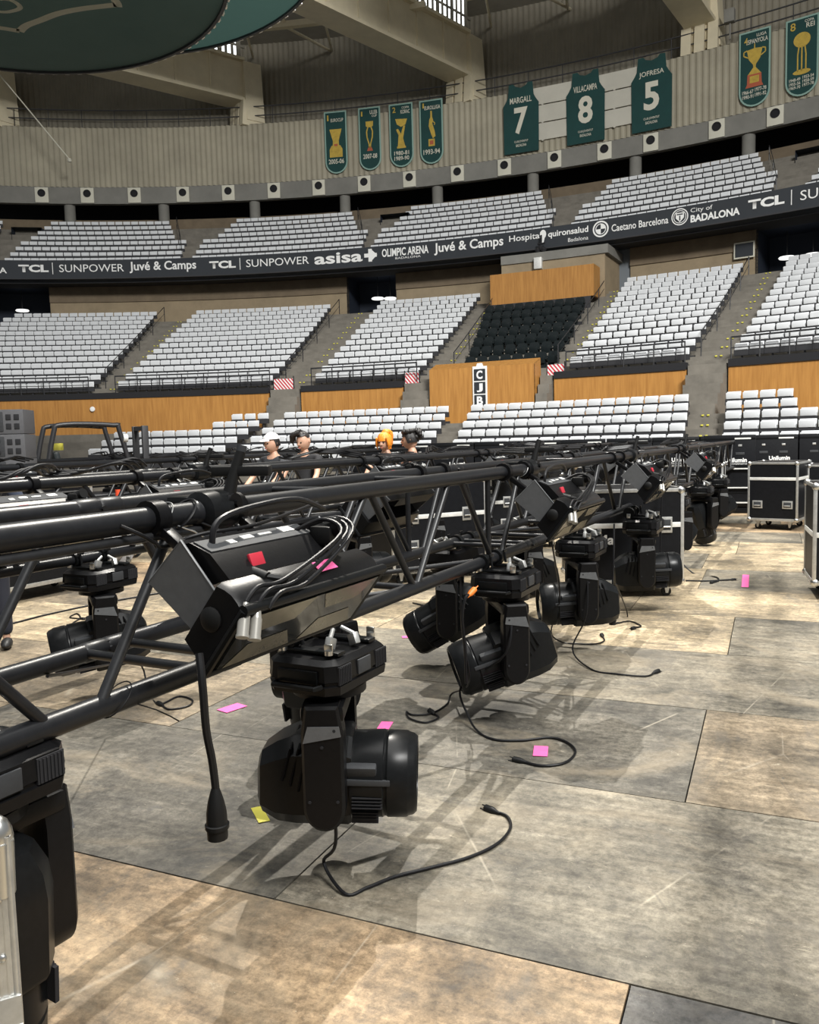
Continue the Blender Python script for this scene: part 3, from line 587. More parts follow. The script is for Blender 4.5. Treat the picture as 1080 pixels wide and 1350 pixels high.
for z in (0.36, -0.15, -0.66): thick(mb, [(-0.24, z - 0.23), (0.24, z - 0.23), (0.24, z + 0.23), (-0.24, z + 0.23)], -0.035, -0.02)
part('sign_panel', mb, M['ribbon'], sg)
for s, z in zip('CJB', (0.36, -0.15, -0.66)): text_on(sg, s, 0.26, 0.34, (0, -0.045, z), RX, M['white'], 0.04)

# ------------------------------------------------------------------ seats
mb = MB()
mb.box((0, 0.05, 0.58), (0.45, 0.05, 0.25), Matrix.Rotation(rad(-8), 3, 'X'), 0.018)
mb.box((0, -0.055, 0.565), (0.43, 0.06, 0.2), Matrix.Rotation(rad(8), 3, 'X'), 0.02)
mb.mi = 1; mb.box((0, 0.0, 0.36), (0.5, 0.1, 0.2)); mb.box((0, 0.06, 0.2), (0.05, 0.08, 0.36)); mb.box((0, 0.1, 0.05), (0.5, 0.06, 0.1))  # full-width dark beam added as the shade gap under each seat, plus leg
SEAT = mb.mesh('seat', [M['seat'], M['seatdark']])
mb = MB()
mb.prism([(x, 0, z) for x, z in [(-0.22, 0.4), (0.22, 0.4), (0.235, 0.72), (0.20, 0.86), (0.12, 0.9), (-0.12, 0.9), (-0.20, 0.86), (-0.235, 0.72)]], (0, 0.02, 0), (0, 0.11, 0))
mb.box((0, -0.1, 0.56), (0.42, 0.09, 0.3), Matrix.Rotation(rad(12), 3, 'X'), 0.03)
for q in (-0.245, 0.245): mb.box((q, -0.02, 0.58), (0.035, 0.3, 0.05), None, 0.01)
mb.box((0, 0.03, 0.2), (0.4, 0.08, 0.4))
BSEAT = mb.mesh('seat', [M['blackseat']])
def rows(T, blocks, seatw=0.5):
    out = []
    for nm, lb, lt, rbb, rt_, over in blocks:
        for i in range(T['n']):
            f = i / (T['n'] - 1); a, b = lerp(lb, lt, f), lerp(rbb, rt_, f)
            if over and i in over: a, b = over[i][0] if over[i][0] is not None else a, over[i][1] if over[i][1] is not None else b
            r = T['r0'] + T['dr'] * i; n = int(rad(b - a) * r / seatw); st = (b - a) / n
            for j in range(n): out.append((nm, i, j, n, a + st * (j + 0.5), r, T['z0'] + T['dz'] * i))
    return out
LB = [('lower block behind the forklift', 3.6, 4.6, 12.59, 13.23, {5: (10.67, None), 4: (10.03, None)}),
      ('lower block behind the workers', 13.4, 14.15, 26.13, 24.6, None),
      ('lower block below the sign', 27.4, 25.9, 39.94, 37.75, None),
      ('lower block at right edge', 41.7, 39.45, 52, 52, {5: (None, 42.5), 4: (None, 43.1), 3: (None, 46)})]
MBK = [('far left middle block', -14, -9.0, 0.74, -0.15, None), ('second middle block from left', 2.23, 2.33, 12.3, 11.1, None), ('middle block left of black seats', 15.01, 14.3, 21.7, 20.6, None),
       ('middle block right of black seats', 30.5, 29.15, 36.75, 35.2, None), ('middle block at right edge', 38.85, 37.3, 52, 52, None)]
UB = [('u', -9.6, -8.2, 1.37, -0.83, {i: (-9.5 + .1 * i, 1.37 - .1 * i) for i in range(4)}), ('u', 2.11, 3.45, 13.14, 10.96, {i: (2.11, 13.1 - .1 * i) for i in range(4)}), ('u', 13.63, 14.7, 24.74, 22.77, {i: (13.63, 24.7 - .1 * i) for i in range(4)}),
      ('u', 25.92, 26.8, 36.4, 34.5, {i: (25.9, 36.4 - .1 * i) for i in range(4)}), ('u', 37.9, 38.6, 50, 48, None), ('u', -14, -13.5, -10.4, -11.0, None)]
ALL = rows(LOW, LB) + rows(MID, MBK) + rows(UPP, UB)
def pix(p):
    q = p - Vector((0, 0, EYE)); D = q.dot(fw); return 540 + 1080 * q.dot(cx) / D, 675 - 1080 * q.dot(cy) / D, D
cand = []
for k, s in enumerate(ALL):
    x, y, D = pix(PT(s[4], s[5], s[6] + 0.55)); vis = 4 < x < 1076 and y < 578
    if s[0] != 'u' and vis: cand.append((D, k))
cand.sort(); pick = {k for D, k in cand[:300]}
RW = ['front row', 'second row up', 'third row up', 'fourth row up', 'fifth row up', 'sixth row up']
rest = MB(); proto = None
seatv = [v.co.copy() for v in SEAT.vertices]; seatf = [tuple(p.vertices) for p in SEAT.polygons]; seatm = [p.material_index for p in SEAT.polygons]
RV, RF, RM = [], [], []
for k, (nm, i, j, n, t, r, z) in enumerate(ALL):
    if k in pick:
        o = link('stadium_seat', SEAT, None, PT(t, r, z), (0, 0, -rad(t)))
        tag(o, 'white folded seat, %s from the left, %s, %s' % (ordn(j), RW[i] if i < 6 else ordn(i) + ' row up', nm), 'seat', 'white seats of the stands')
    else:
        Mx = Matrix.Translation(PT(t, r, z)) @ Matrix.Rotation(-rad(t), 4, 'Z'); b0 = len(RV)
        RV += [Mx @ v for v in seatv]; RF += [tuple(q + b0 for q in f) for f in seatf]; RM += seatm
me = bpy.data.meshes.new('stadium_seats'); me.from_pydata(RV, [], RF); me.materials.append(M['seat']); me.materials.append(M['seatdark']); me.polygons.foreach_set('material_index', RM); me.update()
tag(link('stadium_seats', me), 'remaining rows of white folded stadium seats in the middle and upper tiers', 'seats', None, 'stuff')
VR = dict(n=7, r0=43.6, dr=1.28, z0=4.35, dz=0.56)
for nm, i, j, n, t, r, z in rows(VR, [('v', 23.75, 22.0, 29.3, 27.9, None)], 0.5):
    tag(link('vip_seat', BSEAT, None, PT(t, r, z - 0.1), (0, 0, -rad(t))), 'black upholstered seat, %s from the left in the %s of the dark block' % (ordn(j), RW[i] if i < 6 else 'top row'), 'seat', 'black seats above the sign box')
mb = MB(); prof = [(42.6, 3.6)]
for i in range(7): prof += [(43.6 - 0.55 + 1.28 * i, 4.25 + 0.56 * i), (43.6 + 0.73 + 1.28 * i, 4.25 + 0.56 * i)]
prof += [(52.4, 8.7)]; n = 12
mb.loft([[PT(lerp(23.65, 21.95, (r - 42) / 10) + (lerp(29.4, 27.95, (r - 42) / 10) - lerp(23.65, 21.95, (r - 42) / 10)) * q / n, r, z) for r, z in prof] for q in range(n + 1)], False, False, closed=False)
struct('seating_terrace', mb, M['seatdark'])

# ------------------------------------------------------------------ aisles: half steps, yellow markers, handrails
def link_steps(a, b, lab):
    h = thing('link_stairs', lab, 'stairs', PT(a, 41.6, 2.2))
    for i in range(5):
        mb = MB(); z = 2.23 + 0.354 * (i + 1); r = 40.4 + 0.27 * i; arc_solid(mb, [(r, 2.2), (41.74, 2.2), (41.74, z), (r, z)] if i == 0 else [(r, z - 0.36), (41.74, z - 0.36), (41.74, z), (r, z)], a, b); o = part('step', mb, M['concrete'], h); o.location = -h.location
link_steps(12.5, 14.35, 'steep concrete steps in the gap of the veneer wall, left'); link_steps(21.1, 22.8, 'steep concrete steps left of the sign box'); link_steps(29.2, 29.85, 'steep concrete steps right of the sign box'); link_steps(37.0, 38.8, 'steep concrete steps in the right gap of the veneer wall')
mb = MB(); arc_solid(mb, [(56.75, 9.16), (56.85, 9.16), (56.85, 11.7), (56.75, 11.7)], 28.2, 29.05); struct('door_7', mb, M['greydoor'])
mb = MB(); mb.lathe([(0.0001, -0.05), (0.1, -0.04), (0.12, 0.0), (0.1, 0.05), (0.0001, 0.06)], axis='Y', n=16); single('wall_lamp', mb, M['white'], 'small round white lamp on the veneer wall above the forklift', 'lamp', loc=PT(0.95, 41.48, 3.4), rot=(0, 0, -rad(1)))
def aisle(T, lb, lt, rbb, rt_, lab, rail=None, dots=True, d0=0):
    a = thing('aisle_stairs', 'concrete stairs ' + lab, 'stairs', PT(lb, T['r0'], T['z0'])); inv = -a.location; dt = []
    for i in range(T['n']):
        f = i / (T['n'] - 1); l, r_ = lerp(lb, lt, f), lerp(rbb, rt_, f); r = T['r0'] - 0.5 + T['dr'] * i; z = T['z0'] + T['dz'] * i
        if i == 0: 
            if dots: dt.append((lerp(l, r_, 0.62), r, z))
            continue
        mb = MB(); arc_solid(mb, [(r - T['dr'] * 0.5, z - T['dz'] - 0.05), (r + 0.02, z - T['dz'] - 0.05), (r + 0.02, z - T['dz'] / 2), (r - T['dr'] * 0.5, z - T['dz'] / 2)], l, r_)
        o = part('step', mb, M['concrete'], a); o.location = inv
        if dots: dt.append((lerp(l, r_, 0.62), r, z))
    for t, r, z in dt[d0:]:
      for q in (-0.09, 0.09):
        m2 = MB(); m2.box((q, -0.02, -0.04), (0.08, 0.04, 0.05), None, 0.01)
        part('step_marker', m2, M['yellow'], a, PT(t, r, z) + inv, (0, 0, -rad(t)))
    if rail is not None:
        h = thing('handrail', 'thin black handrail climbing beside the stairs ' + lab, 'handrail', PT(lb, T['r0'], T['z0'])); P = []; posts = []
        for i in range(1, T['n']):
            f = i / (T['n'] - 1); t = lerp(lerp(lb, lt, f), lerp(rbb, rt_, f), rail); p = PT(t, T['r0'] + T['dr'] * i, T['z0'] + T['dz'] * i); P.append(p + Vector((0, 0, 0.95)))
            if i % 3 == 1 or i == T['n'] - 1: posts.append(p)
        m2 = MB(); m2.tube(P, 0.022, 6); m2.tube([p - Vector((0, 0, 0.4)) for p in P], 0.013, 6); o = part('rail', m2, M['fork'], h); o.location = -h.location
        for p in posts: m2 = MB(); m2.cyl((0, 0, 0), (0, 0, 0.95), 0.025, n=6); part('post', m2, M['fork'], h, p - h.location)
aisle(MID, 0.8, -0.05, 2.2, 2.3, 'between the two left middle blocks', 0.15, True)
aisle(MID, 12.4, 11.3, 14.95, 14.3, 'leading to the dark entrance left of the middle', 0.12)
aisle(MID, 21.8, 20.7, 23.6, 21.9, 'on the left of the black seats', 0.9)
aisle(MID, 29.4, 28.0, 30.4, 29.1, 'on the right of the black seats', 0.1)
aisle(MID, 36.85, 35.3, 38.8, 37.25, 'leading to the dark entrance at the right', 0.08)
aisle(LOW, 12.65, 13.3, 13.35, 14.1, 'between the two left lower blocks', None, False)
aisle(LOW, 26.2, 24.65, 27.35, 25.85, 'below the sign box', None, False)
aisle(LOW, 40.0, 37.8, 41.6, 39.4, 'between the two right lower blocks', None, True, 1)
for k, (l0, l1, r0_, r1_) in enumerate(((1.4, -0.8, 2.1, 3.4), (13.2, 10.95, 13.6, 14.7), (24.8, 22.8, 25.9, 26.8), (36.5, 34.6, 37.9, 38.6))):
    aisle(UPP, l0, l1, r0_, r1_, 'in the upper tier, %s aisle from the left' % ordn(k), 0.1, False)
# guard rails along the front of the middle tier
for k, (a, b) in enumerate(((-12, 0.6), (2.3, 12.3), (15.0, 21.7), (30.5, 36.7), (38.9, 48))):
    g = thing('guard_rail', 'low black guard rail in front of the ' + MBK[k][0], 'railing', PT(a, 41.8, 4.1)); n = int((b - a) / 1.3)
    mb = MB(); arc_solid(mb, [(41.8, 4.85), (41.85, 4.85), (41.85, 4.91), (41.8, 4.91)], a, b); arc_solid(mb, [(41.8, 4.5), (41.84, 4.5), (41.84, 4.53), (41.8, 4.53)], a, b); o = part('rail', mb, M['fork'], g); o.location = -g.location
    for i in range(n + 1): m2 = MB(); m2.cyl((0, 0, 0), (0, 0, 0.8), 0.025, n=6); part('post', m2, M['fork'], g, PT(lerp(a, b, i / n), 41.82, 4.1) - g.location)
for k, (t0, t1, zz) in enumerate(((12.45, 13.75, 4.1), (20.85, 21.75, 4.08), (29.35, 30.35, 4.04), (8.05, 8.05, 0))):
    if not zz: continue
    g = thing('closure_panel', 'red and white striped closure panel at the foot of the aisle, %s from the left' % ordn(k), 'barrier', PT((t0 + t1) / 2, 42.0, zz), -rad((t0 + t1) / 2))
    W = rad(t1 - t0) * 42 / 2; mb = MB(); mb.box((0, 0, 0.15), (2 * W, 0.03, 0.5)); part('striped_sheet', mb, M['tape'], g)
    for q in (-W, W): m2 = MB(); m2.cyl((q, 0, -0.5), (q, 0, 0.5), 0.03, n=6); part('post', m2, M['fork'], g)
# lit ceiling discs in the dark entrances, lit signs of the upper entrances
for k, (t, r, z) in enumerate(((-9.2, 57.5, 10.42), (13.45, 57.5, 10.45), (14.25, 57.5, 10.4), (36.7, 57.5, 10.28), (37.9, 57.5, 10.25))):
    mb = MB(); mb.lathe([(0.36, 0.05), (0.4, 0.0), (0.36, -0.05), (0.0001, -0.06)], n=24); mb.mi = 1; mb.cyl((0, 0, 0.05), (0, 0, 1.3), 0.02, n=6)
    single('ceiling_light', mb, [M['oval'], M['dark']], 'round white ceiling lamp glowing in a dark entrance, %s from the left' % ordn(k), 'lamp', 'entrance lamps', loc=PT(t, r, z))
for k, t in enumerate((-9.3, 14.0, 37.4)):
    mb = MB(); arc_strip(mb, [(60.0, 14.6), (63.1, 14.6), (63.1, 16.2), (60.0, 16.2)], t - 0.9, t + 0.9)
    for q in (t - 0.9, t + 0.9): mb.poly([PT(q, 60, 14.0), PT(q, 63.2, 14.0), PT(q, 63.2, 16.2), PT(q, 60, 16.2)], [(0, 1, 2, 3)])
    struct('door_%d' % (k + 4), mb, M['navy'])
    mb = MB(); mb.lathe([(0.0001, 0.08), (0.5, 0.06), (0.55, 0), (0.5, -0.06), (0.0001, -0.08)], n=24)
    single('entrance_lamp', mb, M['bluelit'], 'bluish white glowing lamp in the upper tier entrance, %s from the left' % ordn(k), 'lamp', 'upper entrance lamps', loc=PT(t, 60.8, 15.35))
mb = MB(); mb.mi = 1; thick(mb, [(-0.5, -0.4), (0.5, -0.4), (0.5, 0.4), (-0.5, 0.4)], -0.03, 0.03); mb.mi = 0; thick(mb, [(-0.43, -0.33), (0.43, -0.33), (0.43, 0.33), (-0.43, 0.33)], -0.05, -0.02)
single('notice_board', mb, [M['ribbon'], M['cream']], 'small framed notice on the wall above the seats left of the right entrance', 'notice', loc=PT(34.9, 56.4, 10.75), rot=(0, 0, -rad(34.9)))

# ------------------------------------------------------------------ lighting trusses
TO = Vector((-1.048, 1.897, 0)); TA = rad(27.48); TD = Vector((math.sin(TA), math.cos(TA), 0)); TN = Vector((-TD.y, TD.x, 0)); TROT = math.atan2(TD.y, TD.x)
def W(t, n, z): return TO + TD * t + TN * n + Vector((0, 0, z))
ZB, ZT, TW, TL = 0.93, 0.505, 0.53, 3.1
def build_truss():
    r = thing('truss_section', '', 'truss', (0, 0, 0))
    for y, z, rr in ((0, ZT, 0.037), (TW, ZT, 0.035), (0, 0, 0.033), (TW, 0, 0.033)):
        mb = MB(); mb.cyl((0.03, y, z), (TL - 0.03, y, z), rr, n=20)
        for x in (0.05, TL - 0.05): mb.lathe([(rr, -0.05), (rr * 1.1, -0.04), (rr * 1.1, 0.04), (rr, 0.05)], (x, y, z), 'X', 18)
        part('chord', mb, M['truss'], r)
    for y in (0, TW):
        e = -0.005 if y == 0 else 0.005
        for a, b in ((0.45, 0.15), (0.55, 0.98), (1.41, 1.02), (1.45, 1.84), (2.42, 2.0), (2.6, 2.92)):
            q = 1 if b > a else -1
            mb = MB(); mb.cyl((a, y + e, 0.012), (b, y + e, ZT - 0.012), 0.0165, n=12); part('brace', mb, M['truss'] if q < 0 else M['rail'], r)
    for x in (0.09, TL - 0.09):
        mb = MB(); mb.cyl((x, 0, 0), (x, TW, 0), 0.017, n=10); part('cross_tube', mb, M['truss'], r)
    for a, b in ((0.5, 1.43), (1.43, 2.5)):
        mb = MB(); mb.cyl((a, 0, 0), (a + 0.02, TW, 0), 0.017, n=10); part('cross_tube', mb, M['truss'], r)
        mb = MB(); mb.cyl((a + 0.05, TW, 0), (b - 0.05, 0, 0.0), 0.013, n=10); part('cross_tube', mb, M['rail'], r)
    for x in (1.0, 1.95): mb = MB(); mb.cyl((x, 0, ZT), (x, TW, ZT), 0.015, n=10); part('cross_tube', mb, M['truss'], r)
    for y in (0, TW):
        for z in (0, ZT):
            mb = MB(); mb.box((TL + 0.0, y, z), (0.12, 0.05, 0.06), None, 0.01); mb.cyl((TL, y - 0.045, z), (TL, y + 0.045, z), 0.011, n=8); part('fork_connector', mb, M['truss'], r)
    return r
ROWS = ['front', 'second', 'third', 'rearmost']
tp = build_truss(); first = True
ROWN = [0.0, 2.55, 7.0, 10.6]
for row, (n0, ts) in enumerate(zip(ROWN, ([0.87 + TL * k for k in range(-1, 5)], [0.55 + TL * k for k in range(-1, 6)], [1.1 + TL * k for k in range(-1, 6)], [2.0 + TL * k for k in range(0, 6)]))):
    for k, t in enumerate(ts):
        lab = 'black box truss section of the %s row, %s from the left end' % (ROWS[row], ordn(k)); p = W(t, n0, ZB - (0.0 if row else 0))
        if first: tp.location = p; tp.rotation_euler = (0, 0, TROT); tp['label'] = lab; tp['group'] = 'truss sections in rows'; first = False
        else: dup(tp, p, TROT, lab, 'truss sections in rows')
mb = MB(); mb.cyl((-2.3, 0, 0), (0.82, 0, 0), 0.014, n=10); part('guide_rail', mb, M['rail'], tp, (TL - 0.87 + 0.85, -0.01, ZT - 0.052)).location.x = 2.23

for o in list(bpy.data.objects):
    if o.get('label') == 'black box truss section of the front row, second from the left end':
        for y in (0, TW): mb = MB(); mb.cyl((2.4, y, 0), (2.4, y, ZT), 0.016, n=10); part('post', mb, M['truss'], o)
# clamps with a lever handle and a hinge at the joints of the front row
def joint_clamp(t, n, z, lab, big):
    c = thing('joint_clamp', lab, 'clamp', W(t, n, z), TROT, 'clamps over the truss joints')
    mb = MB(); mb.lathe([(0.04, -0.075), (0.066, -0.06), (0.07, 0.0), (0.066, 0.06), (0.04, 0.075)], (0, 0, 0), 'X', 18); mb.box((0, 0.09, 0.025), (0.13, 0.09, 0.05), None, 0.012); part('clamp_body', mb, M['plastic2'], c)
    mb = MB(); mb.cyl((0.05, -0.06, 0.02), (0.05, 0.06, 0.02), 0.035, n=14); mb.cyl((0.05, -0.075, 0.02), (0.05, 0.08, 0.02), 0.013, n=8); part('hinge', mb, M['plastic'], c)
    mb = MB(); mb.tube([(0.06, -0.02, 0.03), (0.075, -0.03, 0.1), (0.1, -0.05, 0.19)], [0.024, 0.02, 0.017], 10); mb.box((0.1, -0.05, 0.125), (0.05, 0.2, 0.035), Matrix.Rotation(rad(20), 3, 'Z'), 0.01); part('lever', mb, M['rubber'], c)
    if big:
        mb = MB(); mb.cyl((0.1, -0.05, 0.19), (0.104, -0.053, 0.21), 0.017, n=10); part('lever_cap', mb, M['greyplate'], c)
    return c
joint_clamp(0.87, 0.0, ZB + ZT, 'black clamp with an upright lever on the front truss near the left', True)
joint_clamp(3.98, 0.0, ZB + ZT, 'black clamp over the front truss joint above the middle moving head', False)
joint_clamp(7.08, 0.0, ZB + ZT, 'black clamp over the front truss joint in front of the flight case', False)
joint_clamp(10.18, 0.0, ZB + ZT, 'black clamp over the farthest visible front truss joint at the right', False)
joint_clamp(3.66, 2.55, ZB + ZT, 'black clamp over the second row truss joint behind the first upright lever', False)

# ------------------------------------------------------------------ moving head lights
HEADS = {}
def head_meshes():
    out = {}
    mb = MB(); L, Dp, H = 0.205, 0.155, 0.135
    def sec(z, i, ch): return [Vector((x, y, z)) for x, y in [(-L + i, -Dp + ch), (-L + ch, -Dp + i), (L - ch, -Dp + i), (L - i, -Dp + ch), (L - i, Dp - ch), (L - ch, Dp - i), (-L + ch, Dp - i), (-L + i, Dp - ch)]]
    mb.loft([sec(0, 0.025, 0.06), sec(-0.018, 0.004, 0.045), sec(-0.075, 0.0, 0.04), sec(-0.08, 0.008, 0.045), sec(-0.088, 0.008, 0.045), sec(-0.093, 0, 0.04), sec(-0.125, 0.004, 0.045), sec(-H, 0.03, 0.06)])
    out['base'] = mb.mesh('base', M['plastic'], 30)
    mb = MB()
    for i in range(7): mb.box(((i - 3) * 0.011, -Dp - 0.001, -0.055), (0.004, 0.008, 0.06))
    mb.box((0, -Dp + 0.003, -0.055), (0.08, 0.008, 0.066)); out['vent_grille'] = mb.mesh('vent_grille', M['dark'])
    mb = MB(); mb.box((0.0, -Dp - 0.001, -0.052), (0.09, 0.008, 0.055), None, 0.003); out['display'] = mb.mesh('display', M['greyplate'])
    mb = MB(); mb.box((-L - 0.002, 0, -0.06), (0.012, 0.17, 0.05), None, 0.005); mb.tube([(-L, -0.1, -0.09), (-L - 0.03, -0.09, -0.09), (-L - 0.03, 0.09, -0.09), (-L, 0.1, -0.09)], 0.01, 8); out['carry_handle'] = mb.mesh('carry_handle', M['plastic2'])
    mb = MB()                                                     # omega bracket with half couplers
    mb.box((0, 0, 0.012), (0.05, 0.26, 0.014), None, 0.004)
    mb.box((0, 0.1, 0.022), (0.035, 0.05, 0.03), None, 0.006)
    mb.lathe([(0.034, -0.022), (0.05, -0.022), (0.05, 0.022), (0.034, 0.022)], (0, 0.105, 0.057), 'X', 18)
    mb.cyl((0, 0.04, 0.03), (0, 0.05, 0.095), 0.008, n=8); mb.box((0, 0.045, 0.1), (0.05, 0.012, 0.016), None, 0.004)
    out['omega_clamp'] = mb.mesh('omega_clamp', M['plastic2'])
    mb = MB(); mb.cyl((0, 0, 0.018), (0, 0, 0.034), 0.017, n=12); mb.box((0, 0, 0.045), (0.008, 0.035, 0.024), None, 0.003); out['quarter_turn'] = mb.mesh('quarter_turn', M['steel'])
    mb = MB(); mb.box((0, 0, 0.03), (0.045, 0.025, 0.045), Matrix.Rotation(0.4, 3, 'Y'), 0.006); mb.cyl((0, 0, 0.05), (0.05, 0.02, 0.07), 0.009, n=8); out['connector'] = mb.mesh('connector', M['alu'])
    # yoke: turntable, bridge and two arms
    mb = MB(); mb.cyl((0, 0, -H), (0, 0, -H - 0.03), 0.14, n=28); mb.box((0, 0, -H - 0.055), (0.16, 0.46, 0.06), None, 0.02)
    out['yoke_bridge'] = mb.mesh('yoke_bridge', M['plastic'])
    for q in (-1, 1):
        mb = MB(); k = 14
        P = [(-0.06, -0.155), (0.06, -0.155), (0.075, -0.25)] + [(0.075 * math.cos(a), -0.53 + 0.085 * math.sin(a)) for a in [-PI * i / k for i in range(k + 1)]] + [(-0.075, -0.25)]
        a, b = (0.165, 0.25) if q > 0 else (-0.25, -0.165)
        mid = 0.012
        def ins(P, s): 
            cz = -0.36; return [(x * s, cz + (z - cz) * (1 - (1 - s) * 0.35)) for x, z in P]
        o_ = b if q > 0 else a; i_ = a if q > 0 else b
        mb.loft([[Vector((x, i_, z)) for x, z in P], [Vector((x, o_ - q * mid, z)) for x, z in P], [Vector((x, o_, z)) for x, z in ins(P, 0.86)]])
        out['yoke_arm%d' % q] = mb.mesh('yoke_arm', M['plastic'], 30)
        mb = MB(); y0, y1 = (b - 0.005, b + 0.004) if q > 0 else (a - 0.004, a + 0.005)
        mb.prism([(x, 0, z) for x, z in [(-0.05, -0.225), (0.062, -0.225), (0.068, -0.262), (-0.068, -0.285)]], (0, y0, 0), (0, y1, 0)); out['arm_shoulder%d' % q] = mb.mesh('arm_shoulder', M['shoulder'])
        mb = MB()
        for sx, sz in ((0.045, -0.24), (-0.05, -0.5), (0.05, -0.5), (0.0, -0.3)): mb.cyl((sx, (a + b) / 2 + q * 0.045, sz), (sx, (a + b) / 2 + q * 0.047, sz), 0.006, n=8)
        out['screw%d' % q] = mb.mesh('screw', M['dark'])
    # head: origin at the tilt axis, lens towards +x
    mb = MB()
    def hs(x, ry, rz, ch, dz=0): return [Vector((x, y, z + dz)) for y, z in [(-ry + ch, -rz), (ry - ch, -rz), (ry, -rz + ch), (ry, rz - ch), (ry - ch, rz), (-ry + ch, rz), (-ry, rz - ch), (-ry, -rz + ch)]]
    mb.loft([hs(-0.275, 0.075, 0.09, 0.035, -0.02), hs(-0.262, 0.10, 0.12, 0.045, -0.02), hs(-0.20, 0.128, 0.155, 0.055, -0.012), hs(-0.13, 0.142, 0.172, 0.06), hs(0.07, 0.142, 0.172, 0.06), hs(0.085, 0.137, 0.165, 0.06)])
    out['head'] = mb.mesh('head', M['plastic2'], 26)
    mb = MB(); mb.lathe([(0.158, 0.08), (0.160, 0.12), (0.163, 0.2), (0.157, 0.206), (0.157, 0.212), (0.162, 0.218), (0.160, 0.29), (0.155, 0.296), (0.150, 0.315), (0.138, 0.328), (0.128, 0.328), (0.122, 0.305)], (0, 0, 0), 'X', 32, False); out['lens_barrel'] = mb.mesh('lens_barrel', M['plastic2'], 40)
    mb = MB(); mb.lathe([(0.0001, 0.322), (0.06, 0.320), (0.11, 0.312), (0.124, 0.306), (0.124, 0.30)], (0, 0, 0), 'X', 28); out['front_lens'] = mb.mesh('front_lens', M['glass'])
    for k, (x0, x1, zz, yy) in enumerate(((0.09, 0.2, -0.035, 0.157), (0.09, 0.185, -0.1, 0.136))):
        for q in (-1, 1):
            mb = MB()
            for i in range(4): mb.box(((x0 + x1) / 2, q * (yy - 0.004 * i * k), zz - i * 0.0125), (x1 - x0, 0.012, 0.0045))
            mb.box(((x0 + x1) / 2, q * (yy - 0.012), zz - 0.019), (x1 - x0 + 0.004, 0.012, 0.048)); out['cooling_slots%d%d' % (k, q)] = mb.mesh('cooling_slots', M['dark'])
    for q in (-1, 1):
        mb = MB(); mb.box((0.105, q * 0.142, 0.062), (0.15, 0.035, 0.055), Matrix.Rotation(q * rad(-22), 3, 'X'), 0.01)
        mb.box((0.14, q * 0.157, 0.024), (0.18, 0.016, 0.022), None, 0.004); out['side_fin%d' % q] = mb.mesh('side_fin', M['greyplate'])
    mb = MB()
    for i in range(3): mb.tube([(-0.17 + 0.03 * i, -0.144, 0.02 - 0.02 * i), (-0.14 + 0.03 * i, -0.135, 0.135), (-0.13 + 0.03 * i, 0.0, 0.176), (-0.14 + 0.03 * i, 0.135, 0.135), (-0.17 + 0.03 * i, 0.144, 0.02 - 0.02 * i)], 0.006, 6)
    out['rear_rib'] = mb.mesh('rear_rib', M['plastic'])
    return out
HM = head_meshes()
def moving_head(p, pan, tilt, label, base_rot=0.0, group='moving head lights on the trusses', detail=True, clampn=0.105):
    r = thing('moving_head', label, 'stage light', p, TROT + base_rot, group)
    b = link('base', HM['base'], r)
    if detail:
        for nm in ('display', 'carry_handle'): link(nm, HM[nm], b)
        for x in (-0.13, 0.13): link('vent_grille', HM['vent_grille'], b, (x, 0, 0))
        for x, y in ((-0.15, -0.1), (0.15, -0.1), (-0.15, 0.1), (0.15, 0.1)): link('quarter_turn', HM['quarter_turn'], b, (x, y, -0.004))
        link('connector', HM['connector'], b, (-0.06, -0.05, 0)); link('connector', HM['connector'], b, (0.04, -0.09, 0), (0, 0, 1.2))
    for x in (-0.11, 0.11): link('omega_clamp', HM['omega_clamp'], r, (x, 0, 0))
    y = link('yoke', HM['yoke_bridge'], r); y.rotation_euler = (0, 0, rad(pan) - TROT - base_rot)
    for q in (-1, 1):
        link('yoke_arm', HM['yoke_arm%d' % q], y)
        if detail: link('arm_shoulder', HM['arm_shoulder%d' % q], y); link('screw', HM['screw%d' % q], y)
    h = link('head', HM['head'], r, (0, 0, -0.49)); h.rotation_euler = (Matrix.Rotation(rad(pan) - TROT - base_rot, 4, 'Z') @ Matrix.Rotation(rad(tilt), 4, 'Y')).to_euler()
    link('lens_barrel', HM['lens_barrel'], h); link('front_lens', HM['front_lens'], h)
    if detail:
        link('rear_rib', HM['rear_rib'], h)
        for q in (-1, 1): link('side_fin', HM['side_fin%d' % q], h)
        for k in (0, 1):
            for q in (-1, 1): link('cooling_slots', HM['cooling_slots%d%d' % (k, q)], h)
    return r
ZH = 0.873
HD = [(0.03, 0.10, 150, 86, 'black moving head behind the near flight case edge at the lower left, lens down'),
      (1.37, -0.105, -2, 2, 'large black moving head nearest the middle, lens turned right, under the front truss'),
      (3.27, -0.105, 187, 17, 'black moving head under the front truss with its lens tilted down to the left'),
      (4.88, -0.105, 181, 3, 'black moving head hanging level, lens left, in front of the flight case'),
      (6.45, -0.25, -8, -3, 'black moving head with shiny round barrel pointing right before the flight case'),
      (9.0, -0.105, 200, 40, 'black moving head tilted down left just beyond the flight case'),
      (11.2, -0.105, 30, 70, 'black moving head far along the front truss, pointing steeply down'),
      (13.2, -0.105, 180, 30, 'farthest black moving head of the front truss, near the distant cases')]
for t, n, pan, tilt, lab in HD: moving_head(W(t, n, ZH + (0.03 if n > 0 else 0)), pan, tilt, lab)
RH = [(-0.75, 100, 60), (2.35, 60, 80), (4.1, 170, 30), (5.75, 190, 10), (8.3, 150, 50), (10.4, 200, 35), (12.4, 20, 45)]
for k, (t, pan, tilt) in enumerate(RH): moving_head(W(t, TW + 0.105, ZH), pan, tilt, 'black moving head on the back side of the front truss, %s from the left' % ordn(k), PI)
